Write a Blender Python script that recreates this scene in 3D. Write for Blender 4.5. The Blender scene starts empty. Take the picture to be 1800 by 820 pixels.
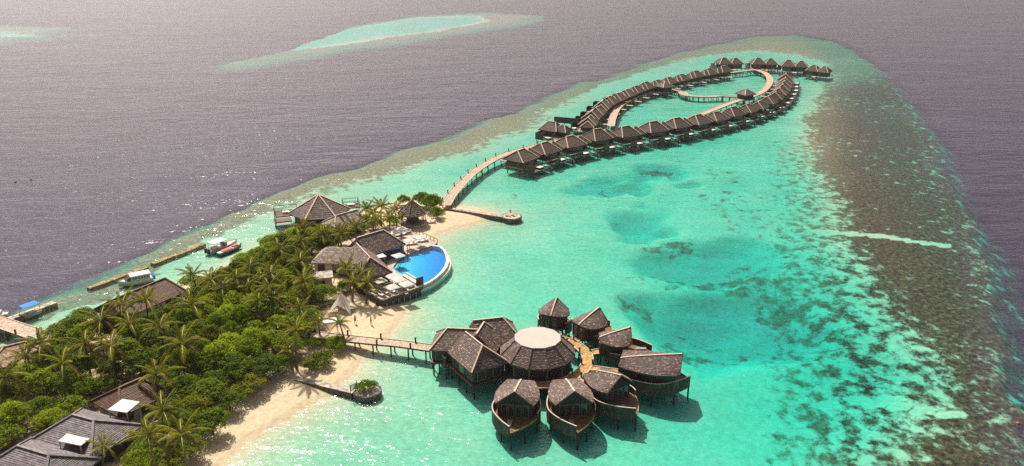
import bpy, bmesh, math, random
import numpy as np
from mathutils import Vector, Matrix

random.seed(7)
RNG = np.random.default_rng(11)
R = math.radians
scene = bpy.context.scene
COL = scene.collection

# ------------------------------------------------------------------ camera
CAM_H, PITCH, FPX = 73.0, 20.0, 1500.0          # drone height, tilt below the horizon, focal length (px of 1800)
cam_d = bpy.data.cameras.new("camera")
cam_d.sensor_width = 36.0
cam_d.lens = 36.0 * FPX / 1800.0
cam_d.clip_start = 1.0
cam_d.clip_end = 20000.0
cam = bpy.data.objects.new("camera", cam_d)
cam.location = (0, 0, CAM_H)
cam.rotation_euler = (R(90 - PITCH), 0, 0)
COL.objects.link(cam)
scene.camera = cam

# ------------------------------------------------------------------ sky, sun, exposure
SUN_EL, SUN_AZ = 54.0, -27.0                    # degrees; azimuth from +Y, negative = to the left
world = bpy.data.worlds.new("World")
scene.world = world
world.use_nodes = True
wn, wl = world.node_tree.nodes, world.node_tree.links
wn.clear()
wo = wn.new("ShaderNodeOutputWorld")
wb = wn.new("ShaderNodeBackground")
wb.inputs["Strength"].default_value = 0.095
sky = wn.new("ShaderNodeTexSky")
sky.sky_type = "NISHITA"
sky.sun_disc = False
sky.sun_elevation = R(SUN_EL)
sky.sun_rotation = R(SUN_AZ)
sky.air_density = 1.0
sky.dust_density = 3.5
sky.ozone_density = 1.0
pink_mix = wn.new("ShaderNodeMix")                  # greyed, pink-tinted sky added to turn the sea's reflections mauve
pink_mix.data_type = "RGBA"
pink_mix.inputs[0].default_value = 0.75
bw = wn.new("ShaderNodeRGBToBW")
tint = wn.new("ShaderNodeMix")
tint.data_type = "RGBA"
tint.blend_type = "MULTIPLY"
tint.inputs[0].default_value = 1.0
tint.inputs[7].default_value = (1.0, 0.82, 0.80, 1)
wl.new(sky.outputs[0], bw.inputs[0])
wl.new(bw.outputs[0], tint.inputs[6])
wl.new(sky.outputs[0], pink_mix.inputs[6])
wl.new(tint.outputs[2], pink_mix.inputs[7])
wl.new(pink_mix.outputs[2], wb.inputs["Color"])
wl.new(wb.outputs[0], wo.inputs["Surface"])

S_DIR = Vector((math.sin(R(SUN_AZ)) * math.cos(R(SUN_EL)), math.cos(R(SUN_AZ)) * math.cos(R(SUN_EL)), math.sin(R(SUN_EL))))
sun_d = bpy.data.lights.new("sun", "SUN")
sun_d.energy = 4.8
sun_d.angle = R(0.53)
sun_d.color = (1.0, 0.93, 0.82)
sun = bpy.data.objects.new("sun", sun_d)
sun.rotation_euler = S_DIR.to_track_quat("Z", "Y").to_euler()
sun.location = (0, 100, 200)
COL.objects.link(sun)

scene.view_settings.view_transform = "Standard"
scene.view_settings.look = "None"
scene.view_settings.exposure = 0.36
scene.view_settings.gamma = 1.0
scene.cycles.use_denoising = False          # the photograph has grain and pin-sharp sun glints
scene.cycles.max_bounces = 6
scene.cycles.diffuse_bounces = 2
scene.cycles.glossy_bounces = 3
scene.cycles.transmission_bounces = 3
scene.cycles.transparent_max_bounces = 10
scene.cycles.caustics_reflective = False
scene.cycles.caustics_refractive = False

# ------------------------------------------------------------------ helpers
_p = R(PITCH)
_F = np.array([0, math.cos(_p), -math.sin(_p)])
_U = np.array([0, math.sin(_p), math.cos(_p)])
_X = np.array([1.0, 0, 0])
_C = np.array([0, 0, CAM_H])

def at(x, y, z=0.0):
    """ground-plan survey: the point of height z seen at photo pixel (x, y)"""
    d = _F + _X * (x - 900) / FPX + _U * (410 - y) / FPX
    w = _C + d * (z - CAM_H) / d[2]
    return Vector((float(w[0]), float(w[1]), float(z)))

def pix(v):
    d = np.array(v) - _C
    c = d @ _F
    return (900 + FPX * d[0] / c, 410 - FPX * (d @ _U) / c)

def tag(o, label=None, cat=None, group=None, kind=None):
    if label: o["label"] = label
    if cat: o["category"] = cat
    if group: o["group"] = group
    if kind: o["kind"] = kind
    return o

def empty(name, loc=(0, 0, 0), rz=0.0):
    o = bpy.data.objects.new(name, None)
    o.location = loc
    o.rotation_euler = (0, 0, rz)
    COL.objects.link(o)
    return o

def link(name, me, mat=None, parent=None, loc=None, rot=None, scale=None):
    o = bpy.data.objects.new(name, me)
    if mat is not None and len(me.materials) == 0:
        me.materials.append(mat)
    COL.objects.link(o)
    if parent is not None: o.parent = parent
    if loc is not None: o.location = loc
    if rot is not None: o.rotation_euler = rot
    if scale is not None: o.scale = scale
    return o

def copy_tree(o, parent=None):
    c = o.copy()
    COL.objects.link(c)
    c.parent = parent
    for ch in list(o.children):
        copy_tree(ch, c)
    return c

class MB:
    """collects faces; build() links them as ONE mesh object, in coordinates relative to org"""
    def __init__(s, org=(0, 0, 0)):
        s.v, s.f, s.o = [], [], Vector(org)
    def add(s, vs, fs):
        b = len(s.v)
        s.v += [tuple(Vector(q) - s.o) for q in vs]
        s.f += [tuple(b + i for i in f) for f in fs]
        return s
    def box(s, x0, x1, y0, y1, z0, z1, rz=0, c=(0, 0, 0)):
        ca, sa = math.cos(rz), math.sin(rz)
        vs = []
        for z in (z0, z1):
            for x, y in ((x0, y0), (x1, y0), (x1, y1), (x0, y1)):
                vs.append((c[0] + x * ca - y * sa, c[1] + x * sa + y * ca, c[2] + z))
        return s.add(vs, [(3, 2, 1, 0), (4, 5, 6, 7), (0, 1, 5, 4), (1, 2, 6, 5), (2, 3, 7, 6), (3, 0, 4, 7)])
    def prism(s, poly, z0, z1):
        n = len(poly)
        a = sum(poly[i][0] * poly[(i + 1) % n][1] - poly[(i + 1) % n][0] * poly[i][1] for i in range(n))
        if a < 0: poly = poly[::-1]
        vs = [(q[0], q[1], z0) for q in poly] + [(q[0], q[1], z1) for q in poly]
        fs = [tuple(range(n - 1, -1, -1)), tuple(range(n, 2 * n))]
        fs += [(i, (i + 1) % n, n + (i + 1) % n, n + i) for i in range(n)]
        return s.add(vs, fs)
    def tube(s, a, b, r0, r1=None, n=6, cap=True):
        a, b = Vector(a), Vector(b)
        r1 = r0 if r1 is None else r1
        d = (b - a).normalized()
        u = d.orthogonal().normalized()
        w = d.cross(u)
        vs = []
        for q, r in ((a, r0), (b, r1)):
            for i in range(n):
                t = 2 * math.pi * i / n
                vs.append(q + u * (r * math.cos(t)) + w * (r * math.sin(t)))
        fs = [(i, (i + 1) % n, n + (i + 1) % n, n + i) for i in range(n)]
        if cap: fs += [tuple(range(n - 1, -1, -1)), tuple(range(n, 2 * n))]
        return s.add(vs, fs)
    def beam(s, a, b, w, h):
        """rectangular bar from a to b"""
        a, b = Vector(a), Vector(b)
        d = (b - a).normalized()
        u = d.cross(Vector((0, 0, 1)))
        u = u.normalized() if u.length > 1e-4 else Vector((1, 0, 0))
        k = u.cross(d)
        vs = []
        for q in (a, b):
            for i, j in ((-1, -1), (1, -1), (1, 1), (-1, 1)):
                vs.append(q + u * (i * w / 2) + k * (j * h / 2))
        return s.add(vs, [(3, 2, 1, 0), (4, 5, 6, 7), (0, 1, 5, 4), (1, 2, 6, 5), (2, 3, 7, 6), (3, 0, 4, 7)])
    def path(s, pts, r, n=6):
        for i in range(len(pts) - 1): s.tube(pts[i], pts[i + 1], r, r, n, True)
        return s
    def loft(s, rings, cap=True, close=True):
        n = len(rings[0]); b = len(s.v)
        vs = [q for rg in rings for q in rg]
        fs = []
        for k in range(len(rings) - 1):
            for i in range(n if close else n - 1):
                j = (i + 1) % n
                fs.append((k * n + i, k * n + j, (k + 1) * n + j, (k + 1) * n + i))
        if cap: fs += [tuple(range(n - 1, -1, -1)), tuple(range((len(rings) - 1) * n, len(rings) * n))]
        return s.add(vs, fs)
    def courses(s, a, b, c, d, n, lift=0.055):
        """roof face with eave a-b and top d-c (d above a) laid as n overlapping shingle courses"""
        a, b, c, d = (Vector(q) for q in (a, b, c, d))
        nor = (b - a).cross(d - a)
        if nor.length < 1e-6: nor = (b - a).cross(c - a)
        nor.normalize()
        if nor.z < 0: nor = -nor
        for k in range(n):
            t0, t1 = k / n, (k + 1) / n
            l0, r0, l1, r1 = a.lerp(d, t0), b.lerp(c, t0), a.lerp(d, t1), b.lerp(c, t1)
            j0 = lift * random.uniform(0.8, 1.2)
            vs = [l0, r0, l0 + nor * j0, r0 + nor * j0, r1 + nor * 0.004, l1 + nor * 0.004]
            s.add(vs, [(0, 1, 3, 2), (2, 3, 4, 5)])
        return s
    def mesh(s, name, mat, smooth=False):
        me = bpy.data.meshes.new(name)
        me.from_pydata(s.v, [], s.f)
        me.materials.append(mat)
        if smooth: me.polygons.foreach_set("use_smooth", [True] * len(me.polygons))
        me.update()
        return me
    def build(s, name, mat, parent=None, smooth=False):
        return link(name, s.mesh(name, mat, smooth), None, parent)

# ------------------------------------------------------------------ materials
MATS = {}
def nodes(name):
    m = bpy.data.materials.new(name)
    m.use_nodes = True
    nt = m.node_tree
    nt.nodes.clear()
    out = nt.nodes.new("ShaderNodeOutputMaterial")
    return m, nt, out

def N(nt, t, **kw):
    n = nt.nodes.new(t)
    for k, v in kw.items():
        if k.startswith("i_"):
            key = k[2:]
            n.inputs[int(key) if key.isdigit() else key.replace("_", " ")].default_value = v
        else: setattr(n, k, v)
    return n

def ramp(nt, src, stops):
    r = nt.nodes.new("ShaderNodeValToRGB")
    el = r.color_ramp.elements
    while len(el) < len(stops): el.new(0.5)
    for e, (p, c) in zip(el, stops):
        e.position = p
        e.color = c if len(c) == 4 else (*c, 1)
    nt.links.new(src, r.inputs[0])
    return r

def surf(name, base, rough=0.8, var=0.25, scale=3.0, speck=0.0, stretch=(1, 1, 1), spec=0.3, bump=0.0, rand=0.0):
    """weathered matte surface: base colour broken up by two noises, optional light specks"""
    m, nt, out = nodes(name)
    L = nt.links
    tc = N(nt, "ShaderNodeTexCoord")
    mp = N(nt, "ShaderNodeMapping")
    mp.inputs["Scale"].default_value = stretch
    L.new(tc.outputs["Object"], mp.inputs[0])
    n1 = N(nt, "ShaderNodeTexNoise", i_Scale=scale, i_Detail=5.0, i_Roughness=0.65)
    L.new(mp.outputs[0], n1.inputs["Vector"])
    lo = tuple(c * (1 - var) for c in base)
    hi = tuple(min(1, c * (1 + var)) for c in base)
    r1 = ramp(nt, n1.outputs["Fac"], [(0.3, lo), (0.7, hi)])
    col = r1.outputs[0]
    if speck:
        vo = N(nt, "ShaderNodeTexVoronoi", i_Scale=scale * 1.6)
        L.new(mp.outputs[0], vo.inputs["Vector"])
        sp = N(nt, "ShaderNodeSeparateColor")
        L.new(vo.outputs["Color"], sp.inputs[0])
        rr = ramp(nt, sp.outputs[0], [(0.0, (0.55, 0.55, 0.55)), (0.55, (0.9, 0.9, 0.9)), (0.82, (1.25, 1.2, 1.15)), (1.0, (1 + speck, 1 + speck * 0.9, 1 + speck * 0.75))])
        mx = N(nt, "ShaderNodeMix", data_type="RGBA", blend_type="MULTIPLY")
        mx.inputs[0].default_value = 1.0
        L.new(col, mx.inputs[6]); L.new(rr.outputs[0], mx.inputs[7])
        col = mx.outputs[2]
    if rand:
        oi = N(nt, "ShaderNodeObjectInfo")
        mr = N(nt, "ShaderNodeMapRange")
        mr.inputs[3].default_value = 1 - rand; mr.inputs[4].default_value = 1 + rand
        L.new(oi.outputs["Random"], mr.inputs[0])
        mx = N(nt, "ShaderNodeVectorMath", operation="SCALE")
        L.new(col, mx.inputs[0]); L.new(mr.outputs[0], mx.inputs["Scale"])
        col = mx.outputs[0]
    b = N(nt, "ShaderNodeBsdfPrincipled", i_Roughness=rough)
    b.inputs["Specular IOR Level"].default_value = spec
    L.new(col, b.inputs["Base Color"])
    if bump:
        bp = N(nt, "ShaderNodeBump", i_Strength=bump, i_Distance=0.1)
        L.new(n1.outputs["Fac"], bp.inputs["Height"])
        L.new(bp.outputs[0], b.inputs["Normal"])
    L.new(b.outputs[0], out.inputs[0])
    MATS[name] = m
    return m

M_SHINGLE = surf("weathered_shingle", (0.120, 0.088, 0.076), 0.75, 0.4, 2.2, 2.2, (1, 1, 2.2), 0.35, 0.5, 0.14)
M_SHINGLE_VILLA = surf("dark_villa_shingle", (0.088, 0.060, 0.050), 0.75, 0.4, 2.2, 1.6, (1, 1, 2.2), 0.3, 0.5, 0.22)
M_SHINGLE_PALE = surf("sunbleached_shingle", (0.30, 0.245, 0.20), 0.8, 0.35, 2.0, 1.0, (1, 1, 2.0), 0.3, 0.5)
M_SHINGLE_GREY = surf("grey_roof_tile", (0.165, 0.142, 0.145), 0.6, 0.25, 1.6, 0.35, (1, 1, 2.0), 0.4, 0.2)
M_SHINGLE_RED = surf("brown_roof_tile", (0.125, 0.060, 0.035), 0.65, 0.2, 1.6, 0.25, (1, 1, 2.0), 0.4, 0.2)
M_SHINGLE_TAN = surf("tan_roof_tile", (0.40, 0.27, 0.17), 0.7, 0.15, 1.2, 0.2)
M_RIDGE = surf("pale_ridge_cap", (0.58, 0.46, 0.33), 0.75, 0.2, 3.0)
M_DARKWOOD = surf("dark_stained_timber", (0.045, 0.026, 0.024), 0.6, 0.4, 2.0, 0.0, (1, 1, 0.3), 0.3, 0, 0.15)
M_GREYWOOD = surf("weathered_screen_board", (0.085, 0.066, 0.060), 0.75, 0.45, 2.4, 0.6, (1, 1, 0.5), 0.3)
M_REDWOOD = surf("red_brown_board", (0.11, 0.045, 0.028), 0.6, 0.35, 2.0, 0.0, (1, 1, 0.4))
M_POST = surf("dark_pile", (0.05, 0.038, 0.032), 0.8, 0.4, 3.0)
M_DECK = surf("pale_deck_plank", (0.47, 0.36, 0.27), 0.75, 0.22, 2.5, 0.25, (1, 1, 1), 0.3, 0, 0.05)
M_GOLDDECK = surf("honey_deck_plank", (0.46, 0.27, 0.09), 0.65, 0.22, 2.5, 0.2, (1, 1, 1), 0.35)
M_SHADEDDECK = surf("shaded_deck_plank", (0.19, 0.115, 0.055), 0.7, 0.3, 2.5, 0.2)  # shade of cabin roof and walls put into the deck colour
M_RAIL = surf("cream_hand_rail", (0.55, 0.45, 0.33), 0.6, 0.15, 3.0)
M_GLASS = surf("dark_window_glass", (0.03, 0.04, 0.045), 0.12, 0.2, 1.0, 0, (1, 1, 1), 0.6)
M_FRAME = surf("pale_window_frame", (0.22, 0.19, 0.15), 0.6, 0.2, 2.0)
M_WHITE = surf("white_paint", (0.54, 0.51, 0.48), 0.5, 0.06, 1.5)
M_CANVAS = surf("white_canvas", (0.82, 0.78, 0.72), 0.8, 0.06, 1.0)
_nt = M_CANVAS.node_tree
_o = next(n for n in _nt.nodes if n.type == "OUTPUT_MATERIAL"); _b = next(n for n in _nt.nodes if n.type == "BSDF_PRINCIPLED")
_t = _nt.nodes.new("ShaderNodeBsdfTranslucent"); _t.inputs[0].default_value = (0.75, 0.70, 0.62, 1)
_m = _nt.nodes.new("ShaderNodeMixShader"); _m.inputs[0].default_value = 0.25
_nt.links.new(_b.outputs[0], _m.inputs[1]); _nt.links.new(_t.outputs[0], _m.inputs[2]); _nt.links.new(_m.outputs[0], _o.inputs[0])
M_SKYLIGHT = surf("white_roof_membrane", (0.44, 0.39, 0.345), 0.6, 0.05, 0.6)
M_WALLWHITE = surf("plaster_wall", (0.55, 0.48, 0.42), 0.8, 0.15, 0.8)
M_CONCRETE = surf("weathered_concrete", (0.42, 0.37, 0.31), 0.85, 0.25, 1.0, 0.2)
M_STONE = surf("coral_stone_wall", (0.13, 0.115, 0.105), 0.85, 0.4, 2.0, 0.5, (1, 1, 1), 0.3, 0.6)
M_ROCK = surf("algae_stone", (0.30, 0.22, 0.10), 0.9, 0.5, 1.5, 0.6, (1, 1, 1), 0.3, 0.6)
M_BLUE = surf("blue_canvas", (0.02, 0.20, 0.62), 0.7, 0.1, 1.0)
M_RED = surf("red_paint", (0.62, 0.10, 0.06), 0.5, 0.15, 2.0)
M_NAVY = surf("navy_hull", (0.03, 0.05, 0.09), 0.35, 0.1, 1.0)
M_ENGINE = surf("black_engine", (0.03, 0.03, 0.035), 0.35, 0.1, 1.0)
M_TERR = surf("terrace_plank", (0.50, 0.40, 0.33), 0.75, 0.2, 1.6, 0.25)
M_CUSHION = surf("cream_cushion", (0.70, 0.66, 0.58), 0.9, 0.06, 2.0)
M_GREYCUSH = surf("grey_cushion", (0.28, 0.28, 0.30), 0.9, 0.1, 2.0)
M_TRUNK = surf("palm_bark", (0.17, 0.13, 0.09), 0.9, 0.35, 3.0, 0, (1, 1, 4))
M_SKIN = surf("skin", (0.24, 0.13, 0.085), 0.6, 0.1, 4.0)
M_CLOTH_DARK = surf("dark_swimwear", (0.03, 0.03, 0.04), 0.8, 0.1, 4.0)
M_CLOTH_ORANGE = surf("orange_swimwear", (0.65, 0.14, 0.04), 0.8, 0.1, 4.0)
M_TILE_TEAL = surf("teal_pool_tile", (0.12, 0.46, 0.40), 0.4, 0.12, 2.0)
M_TILE_POOL = surf("pale_pool_tile", (0.42, 0.72, 0.80), 0.5, 0.06, 3.0)
M_RIM = surf("pool_rim_stone", (0.66, 0.58, 0.49), 0.6, 0.12, 1.5)

def leafmat(name, c1, c2, trans=0.35):
    m, nt, out = nodes(name)
    L = nt.links
    g = N(nt, "ShaderNodeNewGeometry")
    oi = N(nt, "ShaderNodeObjectInfo")
    tc = N(nt, "ShaderNodeTexCoord")
    nz = N(nt, "ShaderNodeTexNoise", i_Scale=0.9, i_Detail=3.0)
    L.new(tc.outputs["Object"], nz.inputs["Vector"])
    ad = N(nt, "ShaderNodeMath", operation="ADD")
    m1 = N(nt, "ShaderNodeMath", operation="MULTIPLY", i_1=0.45)
    L.new(g.outputs["Random Per Island"], m1.inputs[0])
    m2 = N(nt, "ShaderNodeMath", operation="MULTIPLY", i_1=0.6)
    L.new(oi.outputs["Random"], m2.inputs[0])
    L.new(m1.outputs[0], ad.inputs[0]); L.new(m2.outputs[0], ad.inputs[1])
    a2 = N(nt, "ShaderNodeMath", operation="ADD")
    m3 = N(nt, "ShaderNodeMath", operation="MULTIPLY_ADD", i_1=0.9, i_2=-0.4)
    L.new(nz.outputs["Fac"], m3.inputs[0])
    L.new(ad.outputs[0], a2.inputs[0]); L.new(m3.outputs[0], a2.inputs[1])
    r = ramp(nt, a2.outputs[0], [(0.05, c1), (0.95, c2)])
    d = N(nt, "ShaderNodeBsdfPrincipled", i_Roughness=0.6)
    d.inputs["Specular IOR Level"].default_value = 0.12
    t = N(nt, "ShaderNodeBsdfTranslucent")
    L.new(r.outputs[0], d.inputs["Base Color"])
    sc = N(nt, "ShaderNodeMix", data_type="RGBA", blend_type="MULTIPLY")
    sc.inputs[0].default_value = 1.0
    sc.inputs[7].default_value = (1.55, 1.5, 0.4, 1)
    L.new(r.outputs[0], sc.inputs[6])
    L.new(sc.outputs[2], t.inputs["Color"])
    mx = N(nt, "ShaderNodeMixShader")
    mx.inputs[0].default_value = trans
    L.new(d.outputs[0], mx.inputs[1]); L.new(t.outputs[0], mx.inputs[2])
    L.new(mx.outputs[0], out.inputs[0])
    return m
M_LEAF_A = leafmat("leaf_bright", (0.050, 0.115, 0.003), (0.295, 0.370, 0.010), 0.5)
M_LEAF_B = leafmat("leaf_dark", (0.030, 0.075, 0.003), (0.175, 0.240, 0.010), 0.45)
M_LEAF_C = leafmat("leaf_olive", (0.065, 0.095, 0.005), (0.225, 0.250, 0.013), 0.45)
M_FROND = leafmat("palm_frond_leaf", (0.038, 0.068, 0.004), (0.27, 0.265, 0.014), 0.42)

# ------------------------------------------------------------------ terrain: island, lagoon, reef, drop-off
def W(pts): return np.array([tuple(at(x, y, 0))[:2] for x, y in pts])

SHORE = W([(330, 880), (385, 822), (440, 774), (500, 736), (560, 702), (604, 672), (628, 645), (640, 622), (668, 598), (700, 568),
           (708, 548), (690, 530), (720, 500), (740, 470), (752, 435), (772, 414), (800, 402), (840, 391), (862, 383), (868, 376), (846, 369), (800, 362),
           (780, 358), (765, 352), (735, 352), (690, 360), (630, 375), (580, 390), (530, 402), (505, 415), (470, 428), (430, 450),
           (385, 476), (330, 500), (270, 521), (210, 545), (150, 566), (110, 578), (80, 592), (66, 606), (40, 612), (10, 618), (-30, 640),
           (-200, 720), (-400, 900), (100, 1100)])
LAGOON = W([(-250, 760), (0, 585), (60, 562), (150, 520), (240, 488), (330, 452), (420, 417), (480, 392), (560, 360), (640, 333), (700, 309), (760, 289),
            (850, 268), (900, 248), (955, 228), (985, 200), (1010, 180), (1060, 150), (1120, 130), (1200, 110), (1260, 98), (1330, 92),
            (1400, 97), (1450, 112), (1462, 135), (1440, 165), (1420, 200), (1405, 250), (1440, 300), (1470, 345), (1480, 400), (1510, 450), (1540, 500),
            (1575, 560), (1610, 620), (1640, 680), (1610, 740), (1560, 790), (1520, 850), (1450, 1100), (100, 1200), (-600, 1200)])
REEF = W([(-500, 830), (-100, 615), (0, 562), (120, 520), (230, 472), (330, 420), (450, 365), (560, 314), (640, 288), (750, 253), (850, 222), (930, 190),
          (985, 163), (1060, 138), (1150, 108), (1230, 84), (1330, 64), (1400, 60), (1465, 72), (1510, 98), (1560, 145), (1600, 188), (1635, 240),
          (1668, 320), (1705, 400), (1745, 520), (1775, 640), (1810, 820), (1900, 1300), (-1500, 1300)])
FAR_REEF = W([(360, 114), (460, 98), (540, 76), (620, 45), (740, 27), (850, 21), (960, 27), (935, 40), (830, 56), (700, 77), (560, 97), (400, 121)])
FAR_SAND = W([(490, 88), (560, 67), (650, 45), (740, 31), (840, 28), (862, 38), (780, 52), (680, 63), (580, 81)])
LEFT_REEF = W([(-200, 50), (-50, 42), (80, 44), (150, 52), (110, 60), (0, 74), (-200, 84)])
LEFT_SAND = W([(-200, 60), (-50, 56), (45, 58), (50, 62), (0, 69), (-200, 76)])

def sd_poly(X, Y, poly):
    d2 = np.full(X.shape, 1e18)
    ins = np.zeros(X.shape, bool)
    n = len(poly)
    for i in range(n):
        ax, ay = poly[i]; bx, by = poly[(i + 1) % n]
        ex, ey = bx - ax, by - ay
        t = np.clip(((X - ax) * ex + (Y - ay) * ey) / (ex * ex + ey * ey), 0, 1)
        d2 = np.minimum(d2, (X - ax - t * ex) ** 2 + (Y - ay - t * ey) ** 2)
        c = (ay > Y) != (by > Y)
        with np.errstate(divide="ignore", invalid="ignore"):
            xi = ax + (Y - ay) / (ey if ey != 0 else 1e-9) * ex
        ins ^= c & (X < xi)
    d = np.sqrt(d2)
    return np.where(ins, d, -d)                   # positive inside

_perm = RNG.random((256, 256))
def vnoise(X, Y):
    xi, yi = np.floor(X).astype(int), np.floor(Y).astype(int)
    fx, fy = X - xi, Y - yi
    fx, fy = fx * fx * (3 - 2 * fx), fy * fy * (3 - 2 * fy)
    g = lambda a, b: _perm[a % 256, b % 256]
    return (g(xi, yi) * (1 - fx) + g(xi + 1, yi) * fx) * (1 - fy) + (g(xi, yi + 1) * (1 - fx) + g(xi + 1, yi + 1) * fx) * fy
def fbm(X, Y, s, o=4):
    v, a, tot = 0, 1, 0
    for k in range(o):
        v = v + a * vnoise(X * s + 17 * k, Y * s + 31 * k); tot += a; a *= 0.5; s *= 2
    return v / tot
def sstep(a, b, x):
    t = np.clip((x - a) / (b - a), 0, 1)
    return t * t * (3 - 2 * t)

def lines(fine0, fine1, step, outer0, outer1):
    a = list(np.arange(fine0, fine1 + 1e-6, step))
    s, x = step, fine1
    while x < outer1:
        s *= 1.22; x += s; a.append(x)
    s, x = step, fine0
    while x > outer0:
        s *= 1.22; x -= s; a.insert(0, x)
    return np.array(a)

XS = lines(-130, 190, 1.6, -3400, 3400)
YS = np.concatenate([np.arange(86, 250, 1.5), np.arange(250, 520, 2.4), lines(520, 840, 5.0, 519, 3900)])
YS = np.unique(np.concatenate([[-400, -200, -80, 0, 40, 65], YS]))
GX, GY = np.meshgrid(XS, YS)

POOL_W = [(759, 432), (772, 434), (779, 440), (783, 449), (784, 459), (781, 468), (775, 477), (766, 486), (755, 494), (742, 500),
          (720, 489), (695, 478), (691, 470), (700, 458), (722, 445)]
POOL = [at(x, y, 1.7) for x, y in POOL_W]
TERR = [at(x, y, 1.7) for x, y in [(640, 511), (673, 529), (744, 503)]] + [POOL[9], POOL[10], POOL[11], POOL[12], POOL[13], POOL[14], POOL[0]] + \
       [at(x, y, 1.7) for x, y in [(769, 427), (720, 405), (690, 396), (640, 410), (585, 440), (590, 470), (625, 495)]]

def terrain(X, Y):
    # picture-plan coordinates, used only to say where the patches of the chart lie
    cx = (Y * _F[1] + (0 - CAM_H) * _F[2])
    U_ = 900 + FPX * X / np.maximum(cx, 1)
    V_ = 410 - FPX * (Y * _U[1] + (0 - CAM_H) * _U[2]) / np.maximum(cx, 1)
    wob = (fbm(X, Y, 0.06) - 0.5) * 10
    wob2 = (fbm(X + 300, Y, 0.15) - 0.5) * 4
    ds = sd_poly(X, Y, SHORE) + (fbm(X, Y, 0.2, 2) - 0.5) * 1.6
    dl = sd_poly(X, Y, LAGOON) + wob
    dr = sd_poly(X, Y, REEF) + wob * 1.2
    out = np.maximum(-ds, 0)
    right = sstep(1300, 1480, U_)
    # lagoon floor
    dep = 0.08 + 0.42 * (1 - np.exp(-out / 7.0)) + 0.62 * (1 - np.exp(-np.maximum(out - 3, 0) / 42.0)) + 1.0 * sstep(40, 95, out) * sstep(230, 120, Y)
    dep *= 0.9 + 0.2 * fbm(X, Y, 0.05)
    dep *= 1.12 - 0.70 * sstep(120, 420, Y)
    dep += (fbm(X, Y, 0.16, 4) - 0.5) * 0.38 * sstep(3, 25, out)
    coral = np.zeros_like(X)
    wu, wv = (fbm(X + 70, Y, 0.09, 5) - 0.5) * 3, (fbm(X, Y + 70, 0.09, 5) - 0.5) * 3
    def ell(cx, cy, rx, ry, p=1.0):
        q = ((U_ + wu * 40 - cx) / rx) ** 2 + ((V_ + wv * 18 - cy) / ry) ** 2
        return np.clip(1 - q, 0, 1) ** p
    nz = fbm(X + 50, Y + 90, 0.12, 4)
    for cx, cy, rx, ry, dd in [(1078, 318, 90, 20, 1.7), (1165, 303, 60, 16, 1.6), (1122, 381, 66, 32, 2.0), (1250, 455, 150, 44, 2.4), (1290, 565, 190, 85, 2.6),
                               (1200, 545, 120, 45, 1.0), (1130, 540, 60, 35, 0.8)]:
        dep += 1.1 * dd * sstep(0.0, 0.9, ell(cx, cy, rx, ry)) * (0.8 + 0.4 * nz)
    for cx, cy, rx, ry, s in [(1163, 301, 40, 8, 0.6), (1075, 318, 55, 10, 0.42), (1290, 482, 135, 26, 0.53), (1215, 480, 80, 18, 0.50), (1370, 520, 70, 34, 0.52), (1330, 605, 100, 18, 0.49),
                              (1110, 530, 65, 26, 0.47), (1210, 585, 65, 45, 0.46), (1330, 455, 45, 14, 0.45), (1180, 425, 60, 10, 0.52), (1290, 350, 70, 30, 0.42),
                              (1290, 300, 60, 12, 0.42), (1210, 270, 70, 6, 0.4), (1330, 395, 80, 40, 0.42), (1130, 480, 40, 8, 0.42), (1440, 740, 70, 45, 0.50), (1390, 780, 50, 24, 0.48),
                              (1490, 700, 40, 14, 0.45), (1260, 640, 20, 5, 0.5), (870, 347, 60, 5, 0.45), (1420, 560, 60, 40, 0.45), (1260, 165, 25, 5, 0.45), (1480, 640, 60, 30, 0.45), (850, 590, 30, 8, 0.3)]:
        coral = np.maximum(coral, s * sstep(0, 0.55, ell(cx, cy, rx, ry)))
    # lagoon rim: coral thickens
    rim = sstep(14 + 6 * right, -16 + 6 * right, dl)
    dens = 0.70 - 0.03 * right + (0.22 + 0.12 * right) * (fbm(X + 9, Y + 40, 0.03, 3) - 0.5)
    coral = np.maximum(coral, rim * dens)
    halo = sstep(100, 20, dl) * sstep(1180, 1420, U_) * 0.49 * sstep(160, 260, V_)
    coral = np.maximum(coral, halo)
    coral *= sstep(6, 14, out)
    # sandy cuts through the reef
    def cut(pts, w):
        d = np.full(X.shape, 1e9)
        for (ax, ay), (bx, by) in zip(pts[:-1], pts[1:]):
            ex, ey = bx - ax, by - ay
            t = np.clip(((U_ - ax) * ex + (V_ - ay) * ey) / (ex * ex + ey * ey), 0, 1)
            d = np.minimum(d, np.hypot(U_ - ax - t * ex, (V_ - ay - t * ey) * 1.6))
        return sstep(w, w * 0.4, d + (fbm(X + 33, Y, 0.3, 3) - 0.5) * 4)
    c = np.maximum(cut([(1440, 404), (1560, 415), (1665, 430)], 6), cut([(1500, 690), (1560, 703), (1680, 727), (1800, 748)], 9))
    coral *= 1 - 0.75 * c
    dep = dep * (1 - rim * 0.25) + rim * 0.12
    dep = np.where(rim > 0, dep * (1 - rim) + rim * 0.12, dep)
    # outer slope
    o2 = np.maximum(-dr, 0)
    inner = sstep(40, 0, dr)
    dep += inner * (0.10 + 0.28 * right) * (0.3 + 0.7 * right + 0.7 * (1 - right) * sstep(14, 0, dr)) + (0.30 + 0.25 * right) * o2 + 0.10 * np.maximum(o2 - 8, 0)
    coral = np.where(dr < 6, np.maximum(coral, 0.66 + 0.14 * (1 - right)), coral)
    coral = coral - 0.06 * right * sstep(10, 0, dr) * sstep(-14, -6, dr)
    deep = 7.0 + 0.8 * fbm(X, Y, 0.004, 3)
    dep = np.minimum(dep, deep)
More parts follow.
